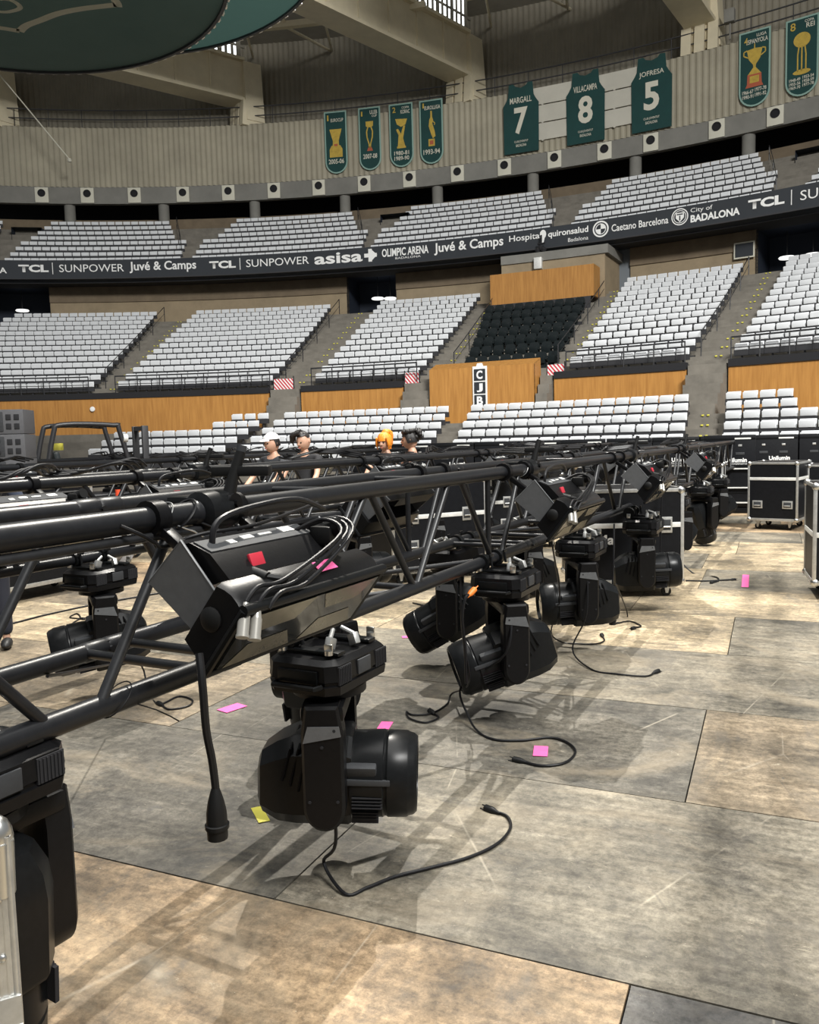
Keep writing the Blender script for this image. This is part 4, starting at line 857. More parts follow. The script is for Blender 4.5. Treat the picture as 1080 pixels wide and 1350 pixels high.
for row in (1, 2, 3):
    for k in range(10 if row < 3 else 8):
        t = [1.45, 2.0, 3.7][row - 1] + 1.62 * k - (0.5 if row == 1 else 0); pan, tilt = random.uniform(150, 230) if k % 3 else random.uniform(-20, 40), random.choice([5, 20, 40, 60, 85])
        if row == 1 and k == 1: pan, tilt = 205, 8
        moving_head(W(t, ROWN[row] - 0.105, ZH), pan, tilt, 'black moving head on the near side of the %s truss, %s from the left' % (ROWS[row], ordn(k)), detail=row == 1)
        if row < 3 and k % 2 == 0: moving_head(W(t + 0.7, ROWN[row] + TW + 0.105, ZH), 180 - pan, tilt, 'black moving head on the far side of the %s truss, %s from the left' % (ROWS[row], ordn(k // 2)), PI, detail=False)

# ------------------------------------------------------------------ strobe panels in U yokes on the top chord
S0 = (0.0, ZB + ZT)     # local origin: the chord; sections given as (n, z) of the near strobe
def sn(n, z): return n - S0[0], z - S0[1]
SM = {}
def strobe_meshes():
    out = {}; X0, X1 = -0.33, 0.33
    pl = [sn(*q) for q in ((-0.125, 1.275), (-0.25, 1.395), (-0.375, 1.245), (-0.385, 1.185), (-0.33, 1.15), (-0.28, 1.15))]
    for k, x in ((-1, X0), (1, X1)):
        mb = MB(); mb.prism([(0, y, z) for y, z in pl], (x, 0, 0), (x + 0.006 * k, 0, 0)); out['yoke_plate%d' % k] = mb.mesh('yoke_plate', M['plate'])
        mb = MB(); mb.tube([(x + 0.003 * k, y, z) for y, z in (pl[0], pl[1], pl[2], pl[3])], 0.0045, 6); out['plate_edge%d' % k] = mb.mesh('plate_edge', M['shoulder'])
        py, pz = sn(-0.365, 1.195); mb = MB(); mb.lathe([(0.0001, 0.0), (0.03, 0.0), (0.034, 0.01), (0.034, 0.035), (0.02, 0.045), (0.0001, 0.045)], (0, 0, 0), 'X', 16)
        if k < 0: 
            for v in mb.bm.verts: v.co.x *= -1
        for v in mb.bm.verts: v.co += Vector((x, py, pz))
        out['pivot_knob%d' % k] = mb.mesh('pivot_knob', M['rubber'])
    # bridge between the plates, control panel on its near face
    a, b = Vector((0, *sn(-0.125, 1.275))), Vector((0, *sn(-0.25, 1.395))); nrm = Vector((0, -0.69, -0.72)); 
    mb = MB(); mb.prism([a, b, b + nrm * 0.012, a + nrm * 0.012], (X0, 0, 0), (X1, 0, 0)); out['yoke_bridge'] = mb.mesh('yoke_bridge', M['plastic'])
    c0 = b + nrm * 0.012; u = Vector((0, -0.93, -0.37))
    mb = MB(); mb.prism([c0, c0 + u * 0.075, c0 + u * 0.075 + nrm * 0.09, a + nrm * 0.07, a + nrm * 0.012], (X0 + 0.02, 0, 0), (X1 - 0.14, 0, 0)); out['control_box'] = mb.mesh('control_box', M['plastic'])
    mb = MB(); w3 = Vector((0, 0.37, -0.93)); mb.prism([c0 + u * 0.004 - w3 * 0.004, c0 + u * 0.07 - w3 * 0.004, c0 + u * 0.07, c0 + u * 0.004], (X0 + 0.03, 0, 0), (X1 - 0.15, 0, 0)); out['control_panel'] = mb.mesh('control_panel', M['greyplate'])
    for x0, x1, f0, f1 in ((-0.13, -0.08, 0.02, 0.04), (-0.05, 0.01, 0.025, 0.035), (0.06, 0.12, 0.012, 0.04), (-0.2, -0.17, 0.03, 0.05)):
        mb = MB(); mb.prism([c0 + u * f0 - w3 * 0.007, c0 + u * f1 - w3 * 0.007, c0 + u * f1 - w3 * 0.003, c0 + u * f0 - w3 * 0.003], (x0, 0, 0), (x1, 0, 0))
        out['label_sticker%g' % x0] = mb.mesh('label_sticker', M['alulite'])
    mb = MB(); q = c0 + u * 0.08 + nrm * 0.045; mb.box(q + Vector((-0.16, 0, 0)), (0.06, 0.01, 0.04), Matrix.Rotation(rad(-20), 3, 'X'), 0.003); out['red_tag'] = mb.mesh('red_tag', M['red'])
    mb = MB(); mb.cyl(q + Vector((-0.19, -0.0, -0.03)), q + Vector((-0.19, -0.06, -0.045)), 0.018, n=12); mb.tube([q + Vector((-0.19, -0.05, -0.04)), q + Vector((-0.15, -0.09, -0.06)), q + Vector((-0.15, -0.09, -0.13))], 0.012, 8, 3); out['power_plug'] = mb.mesh('power_plug', M['rubber'])
    mb = MB(); mb.cyl(q + Vector((0.2, 0.03, 0.03)), q + Vector((0.2, -0.06, 0.06)), 0.03, n=14); mb.box(q + Vector((0.2, 0.0, 0.03)), (0.08, 0.08, 0.06), None, 0.012); out['cable_gland'] = mb.mesh('cable_gland', M['rubber'])
    # head: wide shallow box, domed back, bezel round the window
    F1, F2, B2, B1 = [Vector((0, *sn(*q))) for q in ((-0.475, 1.225), (-0.335, 1.045), (-0.262, 1.13), (-0.39, 1.292))]
    XH0, XH1 = -0.36, 0.36
    mb = MB(); tn = Vector((0, -(B1.z - F1.z), B1.y - F1.y)).normalized(); dome = [F1, F2, B2, B1] + [B1.lerp(F1, f) + tn * 0.014 * math.sin(PI * f) for f in (0.25, 0.5, 0.75)]
    cen = (F1 + F2 + B1 + B2) / 4
    def sc_(P, s): return [cen + (p - cen) * s for p in P]
    mb.loft([[p + Vector((x, 0, 0)) for p in sc_(dome, s)] for x, s in ((XH0, 0.93), (XH0 + 0.02, 1), (XH1 - 0.02, 1), (XH1, 0.93))]); out['lamp_body'] = mb.mesh('lamp_body', M['plastic'], 30)
    fn = Vector((0, F1.z - F2.z, F2.y - F1.y)); fn = Vector((0, -(F1.z - F2.z), -(F2.y - F1.y))).normalized()
    mb = MB()
    for p in (F1, F2): mb.tube([p + Vector((XH0 - 0.005, 0, 0)), p + Vector((XH1 + 0.005, 0, 0))], 0.016 if p is F1 else 0.011, 10)
    for x in (XH0, XH1): mb.tube([F1 + Vector((x, 0, 0)), F2 + Vector((x, 0, 0))], 0.012, 8)
    out['bezel'] = mb.mesh('bezel', M['plastic2'])
    g = 0.02; fd = (F2 - F1).normalized()
    a, b = F1 + fd * g, F2 - fd * g
    mb = MB(); mb.prism([a, b, b + fn * 0.012, a + fn * 0.012], (XH0 + 0.02, 0, 0), (XH1 - 0.02, 0, 0)); out['window'] = mb.mesh('window', M['glass'])
    mb = MB(); m1, m2 = a.lerp(b, 0.38), a.lerp(b, 0.62)
    for x0, x1 in ((XH0 + 0.04, -0.02), (0.02, XH1 - 0.04)):
        mb.poly([a + fn * 0.0135 + Vector((x0, 0, 0)), a + fn * 0.0135 + Vector((x1, 0, 0)), m1 + fn * 0.0135 + Vector((x1 - 0.06, 0, 0)), m1 + fn * 0.0135 + Vector((x0 + 0.06, 0, 0))], [(0, 1, 2, 3)])
        mb.poly([b + fn * 0.0135 + Vector((x0, 0, 0)), b + fn * 0.0135 + Vector((x1, 0, 0)), m2 + fn * 0.0135 + Vector((x1 - 0.06, 0, 0)), m2 + fn * 0.0135 + Vector((x0 + 0.06, 0, 0))], [(3, 2, 1, 0)])
    out['reflector'] = mb.mesh('reflector', M['reflector'])
    tp_ = B1.lerp(F1, 0.42) + tn * 0.0155; bd = (B1 - F1).normalized()
    mb = MB(); mb.prism([tp_ - bd * 0.02, tp_ + bd * 0.02, tp_ + bd * 0.02 + tn * 0.002, tp_ - bd * 0.02 + tn * 0.002], (0.03, 0, 0), (0.125, 0, 0)); out['tape_patch'] = mb.mesh('tape_patch', M['pink'])
    mb = MB()
    mb.lathe([(0.04, -0.025), (0.055, -0.025), (0.055, 0.025), (0.04, 0.025)], (0, 0, 0), 'X', 16); mb.box((0, -0.10, -0.075), (0.04, 0.13, 0.03), Matrix.Rotation(rad(35), 3, 'X'), 0.006)
    out['mount'] = mb.mesh('mount', M['plastic'])
    # looped data cables with metal connectors at the near end
    r0 = c0 + u * 0.05 - w3 * 0.02
    for i in range(3):
        e = Vector((-0.335 + 0.03 * i, *sn(-0.46 - 0.014 * i, 1.24 - 0.012 * i)))
        mb = MB(); mb.tube([r0 + Vector((0.12 + 0.03 * i, 0.03, -0.02)), r0 + Vector((0.17 + 0.035 * i, -0.06, 0.02)), r0 + Vector((0.13 + 0.035 * i, -0.15, -0.02)), r0.lerp(e, 0.75) + Vector((0.09 + 0.02 * i, -0.04, 0.0)), e + Vector((0.05, -0.005, 0.035)), e], 0.0062, 8, 6); out['data_cable%d' % i] = mb.mesh('data_cable', M['cable'])
        if i < 2: mb = MB(); d_ = Vector((-0.45, -0.2, -0.87)).normalized(); mb.cyl(e, e + d_ * 0.035, 0.010, 0.0145, 14); mb.cyl(e + d_ * 0.035, e + d_ * 0.085, 0.016, n=14); mb.cyl(e + d_ * 0.085, e + d_ * 0.092, 0.0175, n=14); out['plug%d' % i] = mb.mesh('plug', M['plug'])
    mb = MB(); mb.tube([r0 + Vector((-0.25, 0.03, -0.02)), r0 + Vector((-0.22, 0.03, 0.05)), r0 + Vector((-0.05, 0.05, 0.075)), r0 + Vector((0.2, 0.06, 0.08)), r0 + Vector((0.42, 0.1, 0.03))], 0.009, 8, 6); out['data_cable3'] = mb.mesh('data_cable', M['cable'])
    return out
SMS = strobe_meshes()
def strobe(t, n, lab, flip=False, cables=True, tape=True):
    r = thing('strobe_panel', lab, 'stage light', W(t, n, ZB + ZT), TROT + (PI if flip else 0), 'strobe panels on the trusses')
    for k in (-1, 1):
        p = link('yoke_plate', SMS['yoke_plate%d' % k], r); link('plate_edge', SMS['plate_edge%d' % k], p); link('pivot_knob', SMS['pivot_knob%d' % k], p)
    link('yoke_bridge', SMS['yoke_bridge'], r); [link('mount', SMS['mount'], r, (x, 0, 0)) for x in (-0.18, 0.18)]
    c = link('control_box', SMS['control_box'], r); link('control_panel', SMS['control_panel'], c); [link('label_sticker', SMS[k_], c) for k_ in SMS if k_.startswith('label_sticker')]; link('red_tag', SMS['red_tag'], c); link('power_plug', SMS['power_plug'], c); link('cable_gland', SMS['cable_gland'], c)
    h = link('lamp_body', SMS['lamp_body'], r); link('bezel', SMS['bezel'], h); link('window', SMS['window'], h); link('reflector', SMS['reflector'], h)
    if tape: o = link('tape_patch', SMS['tape_patch'], h); o['label'] = 'pink tape patch'
    if cables:
        for i in range(4):
            q = link('data_cable', SMS['data_cable%d' % i], r)
            if i < 2: o = link('plug', SMS['plug%d' % i], q); o['label'] = 'silver connector'
    return r
strobe(0.79, 0.0, 'large strobe panel with a pink tape patch and silver plugs on the near truss')
strobe(3.72, 0.0, 'strobe panel with a grey side plate on the front truss, above the middle moving heads', tape=False)
strobe(6.45, 0.0, 'strobe panel with a grey side plate on the front truss, left of the flight case', tape=False)
strobe(9.9, 0.0, 'farthest strobe panel with a grey side plate on the front truss', tape=False)
for k, t in enumerate((3.6, 6.6, 9.7)): strobe(t, TW, 'strobe panel on the back side of the front truss, %s from the left' % ordn(k), True, False, False)
for row in (1, 2, 3):
    for k in range(5):
        strobe([3.2, 2.2, 4.2][row - 1] + 3.1 * k, ROWN[row], 'strobe panel on the %s truss, %s from the left' % (ROWS[row], ordn(k)), False, row == 1, False)

strobe(2.0, ROWN[1], 'strobe panel at the left end of the second truss, beyond the near braces', False, False, False)

# ------------------------------------------------------------------ cables
def cable(pts, r, lab, plug=None, name='power_cable', m='cable', sm=6, plugm='rubber', group=None):
    P = [Vector(p) for p in pts]; c = thing(name, lab, 'cable', P[0], 0, group); mb = MB(); mb.tube([p - P[0] for p in P], r, 8, sm); part('lead', mb, M[m], c)
    if plug:
        d = (P[-1] - P[-2]).normalized(); e = P[-1] - P[0]; mb = MB()
        if plug == 'socket':
            u = d.orthogonal().normalized(); v = d.cross(u); R = [(0.010, -0.015), (0.015, 0.0), (0.021, 0.022), (0.026, 0.05), (0.027, 0.078), (0.031, 0.08), (0.031, 0.09), (0.027, 0.092), (0.026, 0.118), (0.018, 0.12)]
            mb.loft([mb.ring(e + d * h, u, v, q, 18) for q, h in R])
        else: mb.loft([[p for p in mb.ring(e + d * h, d.orthogonal().normalized(), d.cross(d.orthogonal().normalized()), q, 12)] for q, h in ((0.006, -0.03), (0.01, -0.01), (0.017, 0.01), (0.017, 0.05), (0.012, 0.055))]); mb.cyl(e + d * 0.05 + d.orthogonal() * 0.008, e + d * 0.075 + d.orthogonal() * 0.008, 0.003, n=6); mb.cyl(e + d * 0.05 - d.orthogonal() * 0.008, e + d * 0.075 - d.orthogonal() * 0.008, 0.003, n=6)
        o = part('plug', mb, M[plugm], c)
    return c
g = 0.008
def gnd(L): return [(x, y, g) for x, y in L]
cable([W(1.3, -0.16, 0.71), W(1.22, -0.2, 0.45), W(1.2, -0.22, 0.2), (-0.36, 2.98, 0.06)] + gnd([(-0.27, 2.85), (-0.19, 2.89), (-0.09, 2.96), (0.05, 3.02), (0.2, 3.09), (0.32, 3.19), (0.39, 3.32), (0.39, 3.43), (0.34, 3.48)]), 0.0065, 'black power cable curling on the boards below the large near moving head', 'm')
cable([W(3.1, -0.2, 0.70), W(3.0, -0.2, 0.45), (0.28, 4.72, 0.2), (0.31, 4.6, 0.05)] + gnd([(0.36, 4.45), (0.44, 4.34), (0.58, 4.32), (0.74, 4.35), (0.82, 4.26), (0.83, 4.13), (0.75, 4.0), (0.63, 3.97), (0.54, 4.03)]), 0.0065, 'black power cable making a loop round a pink tape mark', 'm')
cable([W(2.9, 0.02, 0.9), W(2.86, 0.0, 0.6), W(2.9, -0.02, 0.3), (0.24, 5.1, 0.03)] + gnd([(0.2, 4.96), (0.1, 4.8), (-0.01, 4.78), (-0.05, 4.84), (-0.03, 4.72), (0.06, 4.64), (0.14, 4.72), (0.11, 4.8)]), 0.0055, 'black cable coiled on the boards left of the left-tilted moving head', 'm')
cable([W(3.9, -0.12, 1.35), W(3.95, -0.18, 0.9), (1.09, 5.95, 0.45), (1.1, 6.4, 0.1)] + gnd([(1.19, 6.42), (1.29, 6.36), (1.44, 6.34), (1.53, 6.43), (1.55, 6.58)]), 0.006, 'black cable dropping beside the middle clamp to a plug on the boards', 'm')
cable([W(4.7, -0.2, 0.7), W(4.6, -0.22, 0.35), (1.19, 6.0, 0.06)] + gnd([(1.25, 5.64), (1.4, 5.51), (1.57, 5.44), (1.66, 5.52)]), 0.006, 'black cable trailing right across the grey boards to two small plugs', 'm')
cable([W(5.2, -0.28, 0.95), W(5.1, -0.3, 0.7), W(5.05, -0.3, 0.45), W(5.05, -0.3, 0.30)], 0.007, 'black cable hanging straight down with a fat socket before the level moving head', 'socket')
cable([W(5.6, -0.2, 0.4)] + gnd([(1.95, 7.3), (1.77, 7.02), (1.91, 7.1), (1.96, 6.91), (1.89, 6.84)]), 0.006, 'short black cable hooked on the pale boards before the flight case', 'm')
cable([W(7.1, -0.3, 1.1), W(7.05, -0.3, 0.7), W(7.0, -0.3, 0.35)], 0.007, 'black cable hanging with a socket in front of the flight case', 'socket')
cable([(2.95, 9.6, 0.4)] + gnd([(3.3, 9.5), (3.45, 9.2), (3.4, 8.95), (3.3, 8.85)]), 0.008, 'black cable arching over the boards right of the flight case', 'm')
cable(gnd([(3.05, 9.0), (3.25, 8.95), (3.55, 8.98)]), 0.009, 'short black cable with plugs lying right of the flight case', 'm')
cable([W(0.6, 0.5, 0.9), (-1.85, 5.4, 0.2)] + gnd([(-1.78, 5.36), (-1.63, 5.11), (-1.55, 5.26), (-1.44, 5.18), (-1.43, 5.06), (-1.53, 5.0), (-1.61, 5.09)]), 0.006, 'black cable coiled on the boards under the left part of the front truss', 'm')
cable(gnd([(-4.5, 6.6), (-3.86, 7.55), (-3.64, 8.02), (-3.28, 8.57), (-2.6, 9.3)]), 0.011, 'long straight black cable on the boards at the far left')
cable(gnd([(-3.0, 7.2), (-3.19, 7.57), (-3.22, 7.83), (-3.34, 8.05), (-3.34, 7.88), (-3.2, 7.8)]), 0.007, 'small black cable loop beside the long straight cable', 'm')
cable(gnd([(0.01, 8.15), (0.2, 7.97), (0.36, 8.26), (0.42, 8.21), (0.3, 8.05)]), 0.007, 'black cable bundle on pale boards behind the front truss', 'm')
cable([W(0.34, -0.40, 1.13), W(0.325, -0.42, 1.05), W(0.33, -0.42, 0.94), W(0.345, -0.42, 0.86), W(0.353, -0.42, 0.79), W(0.353, -0.42, 0.765)], 0.0105, 'thick black cable hanging with a big round socket below the large strobe panel', 'socket')
cable([W(2.86, -0.02, 0.3), W(2.83, -0.03, 0.5), W(2.80, -0.03, 0.68), W(2.82, -0.04, 0.78), W(2.86, -0.05, 0.80)], 0.009, 'black cable with an orange plug behind the left-tilted moving head', 'm', plugm='orange')
cable([W(0.45, -0.035, 1.43), W(0.5, -0.06, 1.40), W(0.56, -0.05, 1.37), W(0.62, -0.03, 1.35), W(0.7, -0.1, 1.38), W(0.9, -0.13, 1.385), W(1.15, -0.1, 1.40), W(1.4, -0.06, 1.42)], 0.006, 'thin black cable bundle running along above the large strobe panel', None, 'data_cable')
def wrap(t, n, z, r, lab, m='steel', q=0.0025):
    k = 20; P = [W(t + 0.05 * math.sin(2 * PI * i / k) + 0.02 * i / k, n + r * math.cos(2 * PI * i / k), z + r * math.sin(2 * PI * i / k)) for i in range(k + 1)]
    P += [W(t + 0.1, n - 0.06, z - 0.05), W(t + 0.16, n - 0.09, z - 0.1)]
    mb = MB(); mb.tube(P, q, 6, 2); single('safety_cable', mb, M[m], lab, 'cable', 'safety cables round the truss chords')
wrap(0.62, 0, ZB + ZT, 0.043, 'thin steel safety cable looped round the near top chord left of the clamp')
wrap(0.72, 0, ZB + ZT, 0.044, 'black loop of cable round the near top chord at the clamp', 'cable', 0.004)
wrap(3.85, 0, ZB + ZT, 0.043, 'steel safety cable round the front top chord above the middle moving heads')
wrap(3.4, 2.55, ZB + ZT, 0.043, 'steel safety cable on the second truss behind the clamp lever')
wrap(0.42, 0.0, ZB + 0.005, 0.04, 'thin dark wire loop round the bottom chord at the left brace foot', 'cable', 0.002)
for row, ts in ((0, (4.3, 7.3, 10.4)), (1, (1.9, 5.2, 8.0, 11.0)), (2, (4.5, 8.0, 11.0, 13.0)), (3, (6.0, 10.0, 14.0))):
    for k, t in enumerate(ts):
        P = []; x = t
        for i in range(9): P.append(W(x + 0.16 * i, ROWN[row] + random.uniform(0.05, 0.4), ZB + ZT + 0.03 + random.uniform(0, 0.08)))
        mb = MB()
        for j in range(3): mb.tube([p + Vector((0.03 * j, 0.05 * j, 0.012 * j)) for p in P], 0.011, 7, 4)
        single('cable_bundle', mb, M['cable'], 'black cable bundle lying on top of the %s truss, %s from the left' % (ROWS[row], ordn(k)), 'cable', 'cable bundles on the trusses')

# ------------------------------------------------------------------ flight cases
def flight_case(p, rot, dx, dy, dz, lab, lid=0.62, text=None, latch=True, handles=2, wheels=True, group='flight cases', small=None, alu='alu', left_latch=False):
    c = thing('flight_case', lab, 'case', p, rot, group); z0 = 0.15 if wheels else 0.0; h = dz - z0; zl = z0 + h * lid
    mb = MB(); mb.box((0, 0, z0 + h * lid / 2), (dx - 0.01, dy - 0.01, h * lid)); part('body', mb, M['caseblk'], c)
    mb = MB(); mb.box((0, 0, (zl + dz) / 2), (dx - 0.01, dy - 0.01, dz - zl)); part('lid', mb, M['caseblk'], c)
    X, Y = dx / 2, dy / 2; w_ = 0.035
    for sx in (-1, 1):
        for sy in (-1, 1): mb = MB(); mb.box((sx * (X - w_ / 2 + 0.004), sy * (Y - w_ / 2 + 0.004), (z0 + dz) / 2), (w_, w_, h), None, 0.006); part('corner_rail', mb, M[alu], c)
    for z, hh in ((z0 + 0.02, 0.045), (dz - 0.015, 0.035), (zl, 0.05)):
        for sy in (-1, 1): mb = MB(); mb.box((0, sy * (Y - 0.006), z), (dx, 0.016, hh), None, 0.003); part('edge_rail', mb, M[alu if z != zl else 'alulite'], c)
        for sx in (-1, 1): mb = MB(); mb.box((sx * (X - 0.006), 0, z), (0.016, dy, hh), None, 0.003); part('edge_rail', mb, M[alu if z != zl else 'alulite'], c)
    for sx in (-1, 1):
        for sy in (-1, 1):
            for z in (z0 + 0.02, dz - 0.02): mb = MB(); mb.sphere((sx * (X - 0.022), sy * (Y - 0.022), z), 0.042, 10); part('ball_corner', mb, M['steel'], c)
    def dish(x, z, sy, wd, hh, nm, m):
        mb = MB(); mb.box((x, sy * (Y + 0.002), z), (wd, 0.012, hh), None, 0.005); d = part(nm, mb, M[m], c)
        mb = MB(); mb.box((x, sy * (Y + 0.006), z), (wd * 0.72, 0.012, hh * 0.66), None, 0.003); part(nm.split('_')[0] + '_recess', mb, M['greyplate'], d)
        mb = MB(); mb.cyl((x - wd * 0.3, sy * (Y + 0.016), z - hh * 0.12), (x + wd * 0.3, sy * (Y + 0.016), z - hh * 0.12), 0.010, n=8); part(nm.split('_')[0] + '_grip', mb, M['steel'], d)
    if handles == 2:
        for sy in (-1, 1):
            for x in (-0.3, 0.3): dish(x * dx, z0 + h * 0.28, sy, 0.16, 0.13, 'handle_dish', 'alu')
    if handles == 1: dish(0.32 * dx, z0 + h * 0.22, -1, 0.17, 0.14, 'handle_dish', 'alu')
    if latch:
        for x in ((-0.28, 0.28) if handles != 1 else (0.34,)): dish(x * dx, zl, -1, 0.12, 0.16, 'latch_dish', 'alu')
    if wheels:
        for sx in (-1, 1):
            for sy in (-1, 1):
                q = link('caster', None, c, (sx * (X - 0.14), sy * (Y - 0.12), 0)); q.empty_display_size = .05
                mb = MB(); mb.lathe([(0.02, -0.022), (0.046, -0.02), (0.05, -0.01), (0.05, 0.01), (0.046, 0.02), (0.02, 0.022)], (0, 0, 0.05), 'Y', 18); part('wheel', mb, M['rubber'], q)
                mb = MB(); mb.box((0, 0, 0.142), (0.1, 0.09, 0.016)); mb.prism([(-0.03, 0, 0.14), (0.04, 0, 0.14), (0.012, 0, 0.035), (-0.012, 0, 0.035)], (0, -0.034, 0), (0, -0.028, 0)); mb.prism([(-0.03, 0, 0.14), (0.04, 0, 0.14), (0.012, 0, 0.035), (-0.012, 0, 0.035)], (0, 0.028, 0), (0, 0.034, 0)); part('fork', mb, M['alu'], q)
    if text:
        for s, wd, hh, x, z in text: text_on(c, s, wd, hh, (x, -Y - 0.004, z), RX, M['white'], 0.03)
    return c
flight_case((2.2, 8.55, 0), rad(-2), 1.08, 0.86, 1.1, 'tall black flight case with white letters behind the hanging moving heads', 0.62, [('Ma', 0.18, 0.1, -0.235, 0.6)], True, 1)
flight_case((5.02, 14.75, 0), rad(-24), 1.25, 0.75, 1.08, 'black flight case with silver edges at the end of the front truss', 0.6, None, True, 1)
flight_case((6.28, 13.85, 0), rad(-38), 0.78, 0.9, 1.12, 'black flight case with two silver handles standing alone on the right', 0.72, None, False, 2)
flight_case((7.3, 13.9, 0), rad(-30), 0.9, 0.7, 1.05, 'black flight case just right of the case with two silver handles', 0.6, None, True, 1)
flight_case((4.42, 8.0, 0), rad(-20), 0.9, 0.75, 1.12, 'flight case cut off by the right edge, its silver corner rail showing', 0.5, None, False, 0)
flight_case((-4.33, 9.25, 0), rad(62.5), 1.25, 0.7, 1.24, 'wide black flight case on casters at the far left behind the trusses', 0.7, None, False, 1)
flight_case((-3.1, 12.6, 0), rad(40), 1.0, 0.6, 1.0, 'black flight case standing behind the wide one at the left', 0.6, None, False, 2)
flight_case((0.2, 9.75, 0), rad(27), 1.25, 0.7, 1.18, 'black flight case with tall silver latches behind the middle of the front truss', 0.6, [('WASH', 0.34, 0.11, -0.22, 0.34), ('14', 0.14, 0.11, 0.34, 0.34)], True, 2)
flight_case((1.6, 12.2, 0), rad(20), 1.2, 0.7, 1.1, 'black flight case further back beyond the second truss row', 0.6, None, True, 2)
flight_case((-1.6, 12.9, 0), rad(30), 1.2, 0.7, 1.05, 'black flight case behind the two workers on the left', 0.6, None, True, 2)
flight_case((2.6, 15.4, 0), rad(10), 1.2, 0.7, 1.08, 'black flight case between the far ends of the rear trusses', 0.6, None, True, 2)
# near case at the lower left: its aluminium corner rail with rivets
K = Vector((-0.596, 1.15, 0)); cr_ = rad(26.5); ax = Vector((math.cos(cr_), math.sin(cr_), 0)); ay = Vector((-math.sin(cr_), math.cos(cr_), 0))
nc = thing('flight_case', 'near flight case at the lower left edge, only its riveted aluminium corner visible', 'case', K, cr_, 'flight cases')
mb = MB(); mb.box((-0.33, 0.13, 0.56), (0.62, 0.24, 1.1)); part('body', mb, M['caseblk'], nc)
mb = MB(); mb.prism([(0.0, 0.0, 0), (-0.05, 0.0, 0), (-0.05, 0.006, 0), (-0.006, 0.006, 0), (-0.006, 0.03, 0), (0.0, 0.03, 0)], (0, -0.004, 0.02), (0, -0.004, 1.09)); mb.cyl((-0.004, 0, 0.02), (-0.004, 0, 1.09), 0.006, n=10)
for x in (-0.014, -0.024, -0.034): mb.box((x, -0.0045, 0.55), (0.003, 0.002, 1.06))
part('corner_rail', mb, M['alu'], nc)
mb = MB(); mb.box((-0.03, -0.006, 0.52), (0.052, 0.008, 1.0)); 
for z, zz in ((0.745, 0.035), (0.79, 0.03), (0.70, 0.035), (0.65, 0.03)):
    pass
mb.bm.clear(); mb.box((-0.026, -0.007, 0.72), (0.054, 0.006, 0.26), None, 0.003)
for z in (0.62, 0.665, 0.71, 0.755, 0.8): mb.box((-0.024, -0.0105, z), (0.05, 0.003, 0.012), None, 0.001)
part('hinge_plate', mb, M['alu'], nc)
mb = MB(); mb.sphere((-0.016, 0.014, 1.085), 0.022, 16, (1.0, 1.0, 1.5)); mb.cyl((-0.016, 0.012, 1.0), (-0.016, 0.012, 1.08), 0.02, 0.022, 16); part('ball_corner', mb, M['steel'], nc)
for z in (1.0, 0.91, 0.83, 0.60, 0.45, 0.3): mb = MB(); mb.sphere((-0.02, -0.006, z), 0.006, 10, (1, 0.5, 1)); part('rivet', mb, M['steel'], nc)
mb = MB(); mb.box((-0.3, 0.0, 1.07), (0.55, 0.012, 0.05)); mb.box((-0.3, 0.0, 0.6), (0.55, 0.01, 0.06)); part('edge_rail', mb, M['alu'], nc)

# ------------------------------------------------------------------ panel crates in a long row in front of the stands
def crate(p, rot, lab, proto=None, group='panel crates in front of the stands'):
    if proto: return dup(proto, p, rot, lab, group)
    c = thing('panel_crate', lab, 'crate', p, rot, group); mb = MB(); mb.box((0, 0, 0.85), (0.98, 0.6, 1.44), None, 0.012); part('body', mb, M['caseblk'], c)
    mb = MB(); mb.box((0, 0, 0.06), (0.98, 0.6, 0.1), None, 0.01); part('skid', mb, M['plastic'], c)
    for z in (0.42, 0.95, 1.5):
        mb = MB(); mb.box((0, -0.3, z), (0.96, 0.02, 0.03)); part('ridge', mb, M['plastic2'], c)
    for x in (-0.2, 0.2):
        mb = MB(); mb.box((x, -0.302, 1.2), (0.17, 0.015, 0.05), None, 0.005); part('handle', mb, M['greyplate'], c)
        mb = MB(); mb.box((x, -0.302, 1.36), (0.07, 0.015, 0.04), None, 0.005); part('latch', mb, M['alu'], c)
    text_on(c, 'Unilumin', 0.42, 0.09, (0.12, -0.305, 1.07), RX, M['white'], 0.03); text_on(c, 'Innovations', 0.42, 0.035, (0.12, -0.305, 1.0), RX, M['white'], 0.0)
    mb = MB(); mb.box((0.25, -0.302, 1.5), (0.3, 0.02, 0.03)); o = part('label_strip', mb, M['alulite'], c); o['label'] = 'pale label strip'
    return c
cp = None; A = Vector((-1.3, 20.3, 0)); B = Vector((10.4, 17.4, 0)); n = 12; ang = math.atan2(B.y - A.y, B.x - A.x)
for i in range(n):
    p = A.lerp(B, (i + 0.5) / n) + Vector((0, 0, -0.02)); c = crate(p, ang, 'tall black panel crate with white print, %s from the left in the row' % ordn(i), cp); cp = cp or c
crate((6.55, 16.75, 0), rad(-20), 'black panel crate standing ahead of the row, between two flight cases', cp)
for k, z in enumerate((0.22, 0.52, 0.9)):
    mb = MB(); mb.box((6.5, 16.4, z), (0.95, 0.03, 0.025), Matrix.Rotation(rad(-20), 3, 'Z')); single('edge_strip', mb, M['alulite'], 'white edge strip across the crate between two flight cases, %s of three' % ['lowest', 'middle', 'highest'][k], 'strip')
